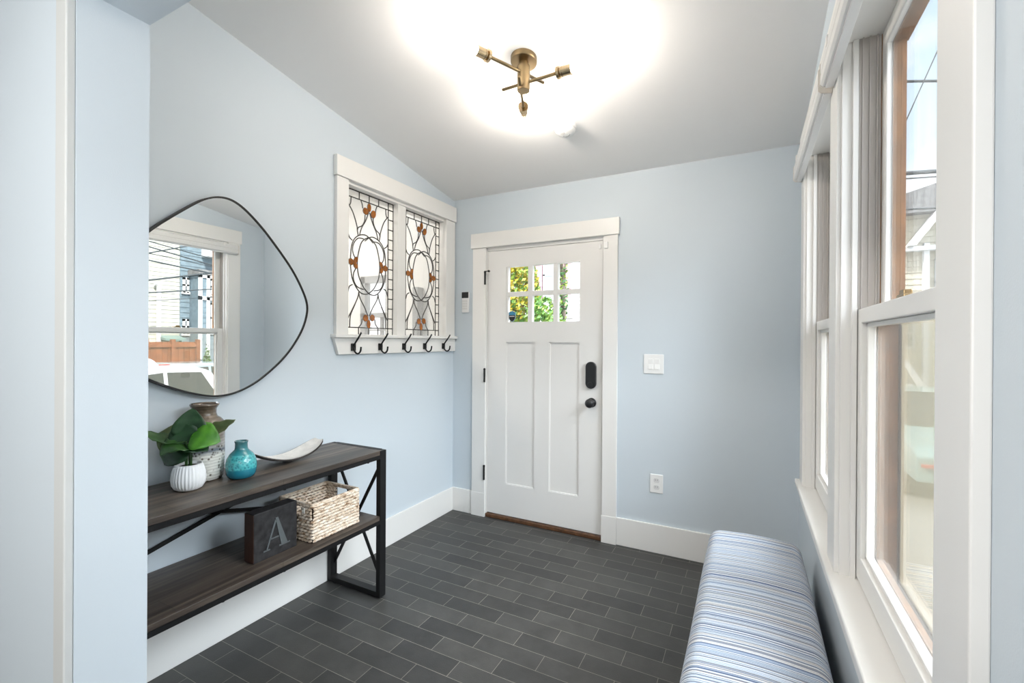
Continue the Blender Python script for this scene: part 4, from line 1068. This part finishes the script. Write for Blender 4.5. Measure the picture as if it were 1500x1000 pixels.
def foliage(name, label, cat, cx, cy, cz, rx, ry, rz, n, size, mats, trunk=True, shape='ball', group=None):
    t = thing(name, label, cat, (cx, cy, GZ), group)
    rnd = random.Random(hash(label) % 999 if False else len(label)*7+n)
    for q, m_ in enumerate(mats):
        b = BM()
        for _ in range(n//len(mats)):
            while True:
                u, v_, w_ = rnd.uniform(-1, 1), rnd.uniform(-1, 1), rnd.uniform(-1, 1)
                d = u*u+v_*v_+w_*w_
                if shape == 'cone':
                    k = (1-w_)/2
                    if (u*u+v_*v_) <= k*k and (u*u+v_*v_) > .3*k*k: break
                elif .25 < d <= 1: break
            p = Vector((cx+u*rx, cy+v_*ry, cz+w_*rz)); s = size*rnd.uniform(.6, 1.3)
            a = Vector((rnd.uniform(-1, 1), rnd.uniform(-1, 1), rnd.uniform(-1, 1))).normalized(); c_ = a.orthogonal().normalized(); e = a.cross(c_)
            V = [b.verts.new(p+c_*s), b.verts.new(p+e*s*.5), b.verts.new(p-c_*s), b.verts.new(p-e*s*.5)]
            b.faces.new(V)
        obj('foliage', b, m_, t)
    if trunk:
        b = BM(); tube(b, [(cx, cy, GZ), (cx+.03, cy, (GZ+cz)/2), (cx, cy, cz)], [.08, .06, .03], 8)
        for k in range(5): a = k*1.3; tube(b, [(cx, cy, cz-rz*.5), (cx+rx*.6*math.cos(a), cy+ry*.6*math.sin(a), cz+rz*.4)], [.03, .01], 6)
        obj('trunk', b, mat('bark', (.12, .09, .07), .9), t)
    return t
Fy = mat('yellow_leaves', (.42, .32, .015), .6); Fg = mat('green_leaves', (.08, .20, .03), .6); Fl = mat('lime_leaves', (.22, .32, .04), .6); Fd = mat('dark_leaves', (.04, .12, .03), .6)
foliage('evergreen_shrub', 'conical green shrub right of the red fence in the mirror', 'shrub', 9.87, 7.98, .20, .22, .42, 1.15, 2600, .05, [Fd, Fg], shape='cone')
foliage('tree', 'tree with yellow leaves outside the left panes of the front door', 'tree', -3.15, 6.2, 1.95, .36, .42, .85, 5200, .040, [Fy, Fy, Fl, Fg])
foliage('bush', 'bright green bush outside the lower middle pane of the front door', 'bush', -2.62, 6.0, 1.22, .38, .4, .78, 4200, .036, [Fg, Fl, Fg])
foliage('tree', 'slim grey green branchy tree outside the middle and right panes of the front door', 'tree', -2.47, 6.4, 2.25, .06, .12, .85, 380, .035, [Fl, Fd])

# house beyond the door
h3 = thing('house', 'white house with pale pink shutters seen through the front door panes', 'house', (-6, 17, GZ))
b = BM(); box(b, -10, -1.0, 14.03, 20, GZ, 6.5); clap(b, 1, 14.03, -1, -10, -1.0, GZ, 6.5); obj('wall', b, mat('white_clapboard', (.82, .81, .82), .6), h3)
b = BM(); prism(b, [(13.6, 6.4), (20.4, 6.4), (17, 9)], 0, -10.4, -.7); obj('roof', b, M_roof, h3)
for a0 in (-6.43, -5.40):
    b = BM(); box(b, a0, a0+.29, 13.95, 14.02, 2.7, 4.4)
    for k in range(3): box(b, a0+.03, a0+.26, 13.94, 13.96, 2.78+k*.55, 3.25+k*.55)
    obj('shutter', b, M_pink, h3)
hwin(h3, 1, 14.0, -1, -6.10, -5.43, 2.7, 4.4, mat('curtained_glass', (.42, .46, .50), .2))
b = BM(); box(b, -3.9, -1.9, 11.9, 12.0, GZ, 3.4); 

b.free()
# house up the street, seen through the near window
h4 = thing('house', 'beige clapboard house with white gable seen through the nearer window', 'house', (8, 24, GZ))
b = BM(); box(b, 3.0, 14, 20.03, 28, GZ-2, 5.9); clap(b, 1, 20.03, -1, 3.0, 14, GZ-2, 5.6, dz=.2, lap=.03); obj('wall', b, M_beige, h4)
b = BM(); prism(b, [(2.4, 5.7), (14.6, 5.7), (12, 7.0), (5.4, 6.6)], 1, 19.6, 28); obj('roof', b, M_roof, h4)
b = BM(); prism(b, [(4.7, 4.6), (4.9, 4.6), (5.9, 6.1), (7.3, 4.6), (7.5, 4.6), (5.9, 6.45)], 1, 19.5, 20.0); box(b, 5.18, 5.32, 19.8, 20.0, GZ, 4.7); box(b, 4.2, 8, 19.7, 20.0, 4.45, 4.6); obj('white_trim', b, M_extw, h4)
for a in ((5.5, 6.3, 2.6, 4.2), (7.5, 8.5, 2.6, 4.2), (4.5, 5.0, 1.2, 2.2)): hwin(h4, 1, 20.0, -1, *a)
ps = thing('porch_steps', 'white slatted porch railing beyond the parked cars, seen through the nearer window', 'porch', (5.3, 15, GZ))
b = BM()
for k in range(5): box(b, 3.70, 7.0, 15.0, 15.05, -.78+k*.18, -.78+k*.18+.12)
obj('railing', b, M_extw, ps)
for x in (3.62, 5.6):
    b = BM(); box(b, x, x+.12, 15.0, 15.12, GZ, .3); obj('post', b, M_extw, ps)
b = BM(); prism(b, [(3.5, .9), (3.62, .9), (4.15, 0), (3.95, 0)], 1, 15.0, 15.06); obj('stair_rake', b, M_extw, ps)
b = BM(); box(b, 3.74, 7.0, 15.3, 17, GZ, -.05); obj('porch_floor', b, M_beige, ps)

# parked vehicles
M_tire = mat('tyre_rubber', (.02, .02, .02), .8); M_hub = mat('wheel_alloy', (.45, .46, .47), .3, metal=.9)
M_vg = mat('vehicle_glass', (.02, .028, .03), .25, spec=.25); M_red = mat('tail_lamp_red', (.5, .02, .02), .25)
def vehicle(name, label, cat, x0, x1, y0, y1, side, glass_pts, paint, wheels, tumble=.16, group=None, extra=None):
    """side: outline in (y,z) around the body; cabin narrows upward"""
    t = thing(name, label, cat, ((x0+x1)/2, (y0+y1)/2, GZ), group)
    pm = mat(name+'_paint', paint, .25, coat=.6)
    b = BM(); xm = (x0+x1)/2; hw = (x1-x0)/2
    lev = (0, .55, 1)
    zb = max(p[1] for p in side); belt = GZ+(zb-GZ)*.55
    rings = []
    for s in (-1, -.82, .82, 1):
        ring = []
        for (yy, z) in side:
            k = 0 if z < belt else tumble*(z-belt)/(zb-belt)
            xx = hw*(1-k) if abs(s) == 1 else hw*.86*(1-k)
            dz_ = -.03 if abs(s) == 1 and z > belt else 0
            ring.append(b.verts.new((xm+(1 if s > 0 else -1)*xx, yy, z+dz_)))
        rings.append(ring)
    n_ = len(side)
    for A, B in zip(rings, rings[1:]):
        for k in range(n_): b.faces.new([A[k], A[(k+1) % n_], B[(k+1) % n_], B[k]])
    b.faces.new(rings[0]); b.faces.new(rings[-1][::-1])
    obj('body', b, pm, t, bevel=.03, seg=3)
    for gp in glass_pts:
        for s in (-1, 1):
            b = BM(); V = []
            for o in (.004, -.02):
                r_ = []
                for (yy, z) in gp:
                    k = 0 if z < belt else tumble*(z-belt)/(zb-belt)
                    r_.append(b.verts.new((xm+s*(hw*(1-k)+o), yy, z)))
                V.append(r_)
            b.faces.new(V[0]); b.faces.new(V[1][::-1])
            for k in range(len(gp)): b.faces.new([V[0][k], V[1][k], V[1][(k+1) % len(gp)], V[0][(k+1) % len(gp)]])
            obj('side_window', b, M_vg, t)
    for wy in wheels:
        for s in (-1, 1):
            xx = x0+.02 if s < 0 else x1-.02
            b = BM(); lathe(b, [(.0001, xx-.11*(s > 0)-.0), (.33, xx-.11*(s > 0)), (.33, xx+.11*(s < 0)), (.0001, xx+.11*(s < 0))], 0, wy, 28, axis=0, cz=GZ+.33); w_ = obj('wheel', b, M_tire, t)
            b = BM(); q = xx-.012*(1 if s < 0 else -1); lathe(b, [(.0001, q), (.19, q), (.19, q+.01), (.0001, q+.01)], 0, wy, 20, axis=0, cz=GZ+.33); obj('hubcap', b, M_hub, w_)
    return t, pm
g = GZ
t, pm = vehicle('pickup_truck', 'white pickup truck with dark bed cover parked outside, nearest vehicle in the mirror', 'truck', 4.0, 5.9, 1.4, 6.6,
    [(1.35, g+.35), (1.35, g+.95), (1.6, g+1.02), (2.75, g+1.10), (3.35, g+1.66), (3.8, g+1.74), (4.55, g+1.74), (4.78, g+1.66), (5.05, g+1.16), (6.6, g+1.16), (6.6, g+.35)],
    [[(3.02, g+1.14), (3.42, g+1.60), (4.02, g+1.66), (4.02, g+1.14)], [(4.08, g+1.14), (4.08, g+1.66), (4.60, g+1.64), (4.84, g+1.20), (4.80, g+1.14)]], (.52, .54, .56), (2.2, 5.75))
b = BM(); box(b, 4.10, 5.80, 5.08, 6.55, g+1.16, g+1.20); obj('bed_cover', b, mat('tonneau_vinyl', (.03, .035, .04), .6, bump=.3), t, bevel=.01)
b = BM(); prism(b, [(4.80, g+1.60), (5.02, g+1.20), (5.00, g+1.18), (4.76, g+1.60)], 0, 4.18, 5.72); obj('rear_window', b, M_vg, t)
b = BM(); box(b, 3.9, 4.02, 2.95, 3.05, g+1.10, g+1.28); obj('side_mirror', b, M_blackp, t)
b = BM(); box(b, 4.9, 4.95, 4.35, 4.5, g+1.73, g+1.755); obj('roof_lamp', b, M_red, t)
vehicle('suv', 'white sport utility vehicle behind the pickup truck in the mirror', 'car', 6.0, 7.8, 1.4, 5.6,
    [(.9, g+.35), (.9, g+.9), (1.2, g+1.1), (2.0, g+1.2), (2.6, g+1.78), (4.6, g+1.88), (4.85, g+1.80), (5.25, g+1.25), (5.7, g+1.1), (5.7, g+.35)],
    [[(2.35, g+1.25), (2.75, g+1.70), (3.5, g+1.74), (3.5, g+1.25)], [(3.58, g+1.25), (3.58, g+1.74), (4.50, g+1.74), (5.05, g+1.28)]], (.54, .56, .58), (1.8, 4.8))
vehicle('hatchback', 'silver blue hatchback parked before the red fence in the mirror', 'car', 7.9, 9.6, 5.75, 9.8,
    [(5.75, g+.35), (5.75, g+1.05), (6.0, g+1.50), (6.3, g+1.60), (7.6, g+1.58), (8.5, g+1.10), (9.7, g+.95), (9.8, g+.35)],
    [[(6.1, g+1.12), (6.25, g+1.48), (6.95, g+1.50), (6.95, g+1.10)], [(7.02, g+1.10), (7.02, g+1.50), (7.55, g+1.48), (8.15, g+1.10)]], (.24, .32, .35), (6.5, 9.0))
t, pm = vehicle('sedan', 'pale teal sedan parked up the street, seen through the nearer window', 'car', 2.0, 3.8, 7.9, 12.3,
    [(7.9, g+.35), (7.9, g+.70), (8.1, g+.80), (9.1, g+.92), (9.9, g+1.38), (11.1, g+1.40), (11.8, g+1.0), (12.3, g+.95), (12.3, g+.35)],
    [[(9.35, g+.95), (9.95, g+1.32), (10.5, g+1.33), (10.5, g+.95)], [(10.56, g+.95), (10.56, g+1.33), (11.05, g+1.33), (11.5, g+.98)]], (.24, .38, .38), (8.7, 11.5))
b = BM(); prism(b, [(9.14, g+.95), (9.88, g+1.37), (9.90, g+1.40), (9.10, g+.96)], 0, 2.18, 3.62); obj('windshield', b, M_vg, t)
b = BM(); box(b, 2.05, 2.3, 7.86, 7.92, g+.56, g+.60); box(b, 3.5, 3.75, 7.86, 7.92, g+.56, g+.60); obj('lamp', b, M_red, t)

# overhead cables across the street (seen in the mirror), each its own thing
M_labels = [('uppermost overhead cable in the mirror view, sloping down to the right', (5.43, 3.64), (6.88, 3.46), .013),
 ('second overhead cable from the top in the mirror view, sloping down right', (5.43, 3.52), (6.88, 3.30), .016),
 ('thin overhead cable just above the thickest sloping one in the mirror view', (5.43, 3.35), (6.84, 3.25), .009),
 ('overhead cable rising to the right across the upper sloping cables', (5.43, 3.25), (6.50, 3.66), .017),
 ('overhead cable sloping down right onto the bay window roof in the mirror view', (5.43, 3.19), (6.88, 3.07), .018),
 ('thick grey overhead cable rising right at mid height of the mirror view', (5.43, 2.65), (6.88, 3.02), .024),
 ('grey overhead cable below the thick one in the mirror view', (5.43, 2.38), (6.90, 2.62), .018),
 ('lowest thin overhead cable in the upper pane of the mirror view', (5.44, 2.20), (6.90, 2.41), .010),
 ('single thin wire low in the mirror view, crossing above the red fence', (5.43, 1.60), (6.90, 1.62), .010)]
for lab, a, c_, r in M_labels:
    sl = (c_[1]-a[1])/(c_[0]-a[0]); pts = []
    for k in range(13):
        y = -4+24*k/12; pts.append((8+.02*k, y, a[1]+sl*(y-a[0])+.0018*((y-a[0])*(y-c_[0]))))
    b = BM(); tube(b, pts, r, 6); tag(obj('overhead_cable', b, M_cable, smooth=True, org=(8, 6, a[1])), lab, 'cable', 'overhead cables')
for lab, p, q, r in (('upper horizontal cable against the sky in the nearer window', (0, 20, 11.4), (9, 20, 9.3), .045), ('thick horizontal cable above the roof in the nearer window', (0, 20, 7.5), (9, 20, 6.85), .07), ('thin cable just under the thick one in the nearer window', (0, 20, 7.3), (9, 20, 6.68), .025), ('thin diagonal cable against the sky in the nearer window', (2.0, 19.5, 1.75), (9.5, 19.5, 21.9), .02),
                     ('cable crossing the roof of the beige house in the nearer window', (0, 18.5, 5.85), (9, 18.5, 5.3), .03)):
    b = BM(); tube(b, [p, q], r, 6); tag(obj('overhead_cable', b, M_cable, smooth=True, org=p), lab, 'cable', 'overhead cables')

# ------------------------------------------------------------------ light
W = bpy.data.worlds.new('World'); bpy.context.scene.world = W; W.use_nodes = True
nt = W.node_tree; bg = nt.nodes['Background']
tc = N(nt, 'ShaderNodeTexCoord'); sp = N(nt, 'ShaderNodeSeparateXYZ'); nt.links.new(tc.outputs['Generated'], sp.inputs[0])
gr = N(nt, 'ShaderNodeValToRGB'); e = gr.color_ramp.elements
e[0].position = 0; e[0].color = (.86, .93, 1, 1); e[1].position = .8; e[1].color = (.45, .66, .95, 1); k = e.new(.35); k.color = (.66, .83, 1, 1)
nt.links.new(sp.outputs['Z'], gr.inputs['Fac'])
cn = N(nt, 'ShaderNodeTexNoise', Scale=3.2, Detail=7.0, Roughness=.58); nt.links.new(tc.outputs['Generated'], cn.inputs['Vector'])
cr = N(nt, 'ShaderNodeValToRGB'); cr.color_ramp.elements[0].position = .40; cr.color_ramp.elements[1].position = .56
nt.links.new(cn.outputs['Fac'], cr.inputs['Fac'])
mx = N(nt, 'ShaderNodeMix', data_type='RGBA'); mx.inputs[7].default_value = (1.15, 1.17, 1.2, 1)
nt.links.new(cr.outputs['Color'], mx.inputs['Factor']); nt.links.new(gr.outputs['Color'], mx.inputs[6]); 
# smooth glow added to the sky on the street side to light the room
nv = N(nt, 'ShaderNodeVectorMath', operation='DOT_PRODUCT'); gd = Vector((.86, -.08, .50)).normalized(); nv.inputs[1].default_value = gd
nt.links.new(tc.outputs['Generated'], nv.inputs[0])
gm = N(nt, 'ShaderNodeMapRange', interpolation_type='SMOOTHERSTEP'); gm.inputs['From Min'].default_value = .70; gm.inputs['From Max'].default_value = 1.0; gm.inputs['To Min'].default_value = 0; gm.inputs['To Max'].default_value = 12.0
nt.links.new(nv.outputs['Value'], gm.inputs['Value'])
ga = N(nt, 'ShaderNodeMix', data_type='RGBA', blend_type='ADD'); ga.inputs['Factor'].default_value = 1
gc = N(nt, 'ShaderNodeVectorMath', operation='SCALE'); gc.inputs[0].default_value = (.86, .94, 1.0); nt.links.new(gm.outputs[0], gc.inputs['Scale'])
nt.links.new(mx.outputs[2], ga.inputs[6]); nt.links.new(gc.outputs[0], ga.inputs[7]); ga.clamp_result = False
nt.links.new(ga.outputs[2], bg.inputs['Color'])
bg.inputs['Strength'].default_value = 1.2
sun = bpy.data.lights.new('sun', 'SUN'); sun.energy = 7.0; sun.angle = math.radians(6); sun.color = (1, .95, .88)
so = bpy.data.objects.new('sun', sun); C.objects.link(so)
so.rotation_euler = Vector((.62, .30, -.72)).to_track_quat('-Z', 'Y').to_euler()
# daylight portals in the window openings (guide sampling only)
for (y0, y1) in ((NY0, NY1), (FY0, FY1)):
    ld = bpy.data.lights.new('window_portal', 'AREA'); ld.shape = 'RECTANGLE'; ld.size = RZ1-RZ0; ld.size_y = y1-y0; ld.cycles.is_portal = True
    lo = bpy.data.objects.new('window_portal', ld); C.objects.link(lo); lo.location = (XR+RT+.03, (y0+y1)/2, (RZ0+RZ1)/2); lo.rotation_euler = (0, PI/2, 0)

# ------------------------------------------------------------------ camera (16 mm lens, nearly level)
yw, pt, rl = math.radians(27.459), math.radians(-.103), math.radians(.352)
fw = Vector((-math.sin(yw)*math.cos(pt), math.cos(yw)*math.cos(pt), math.sin(pt))); rt = Vector((math.cos(yw), math.sin(yw), 0)); up = rt.cross(fw)
r2 = rt*math.cos(rl)+up*math.sin(rl); u2 = up*math.cos(rl)-rt*math.sin(rl)
cd = bpy.data.cameras.new('camera'); cd.lens = 16.0; cd.sensor_width = 36; cd.clip_start = .02; cd.clip_end = 300
co = bpy.data.objects.new('camera', cd); C.objects.link(co)
M = Matrix.Identity(4)
for i in range(3): M[i][0], M[i][1], M[i][2] = r2[i], u2[i], -fw[i]
M[2][3] = 1.36; co.matrix_world = M
S = bpy.context.scene; S.camera = co
S.view_settings.view_transform = 'Standard'; S.view_settings.look = 'None'; S.view_settings.gamma = 1; S.view_settings.use_curve_mapping = False
S.view_settings.exposure = 0.66
S.cycles.use_denoising = True; S.cycles.max_bounces = 10; S.cycles.transparent_max_bounces = 16; S.cycles.sample_clamp_indirect = 6
S.cycles.caustics_reflective = False; S.cycles.caustics_refractive = False
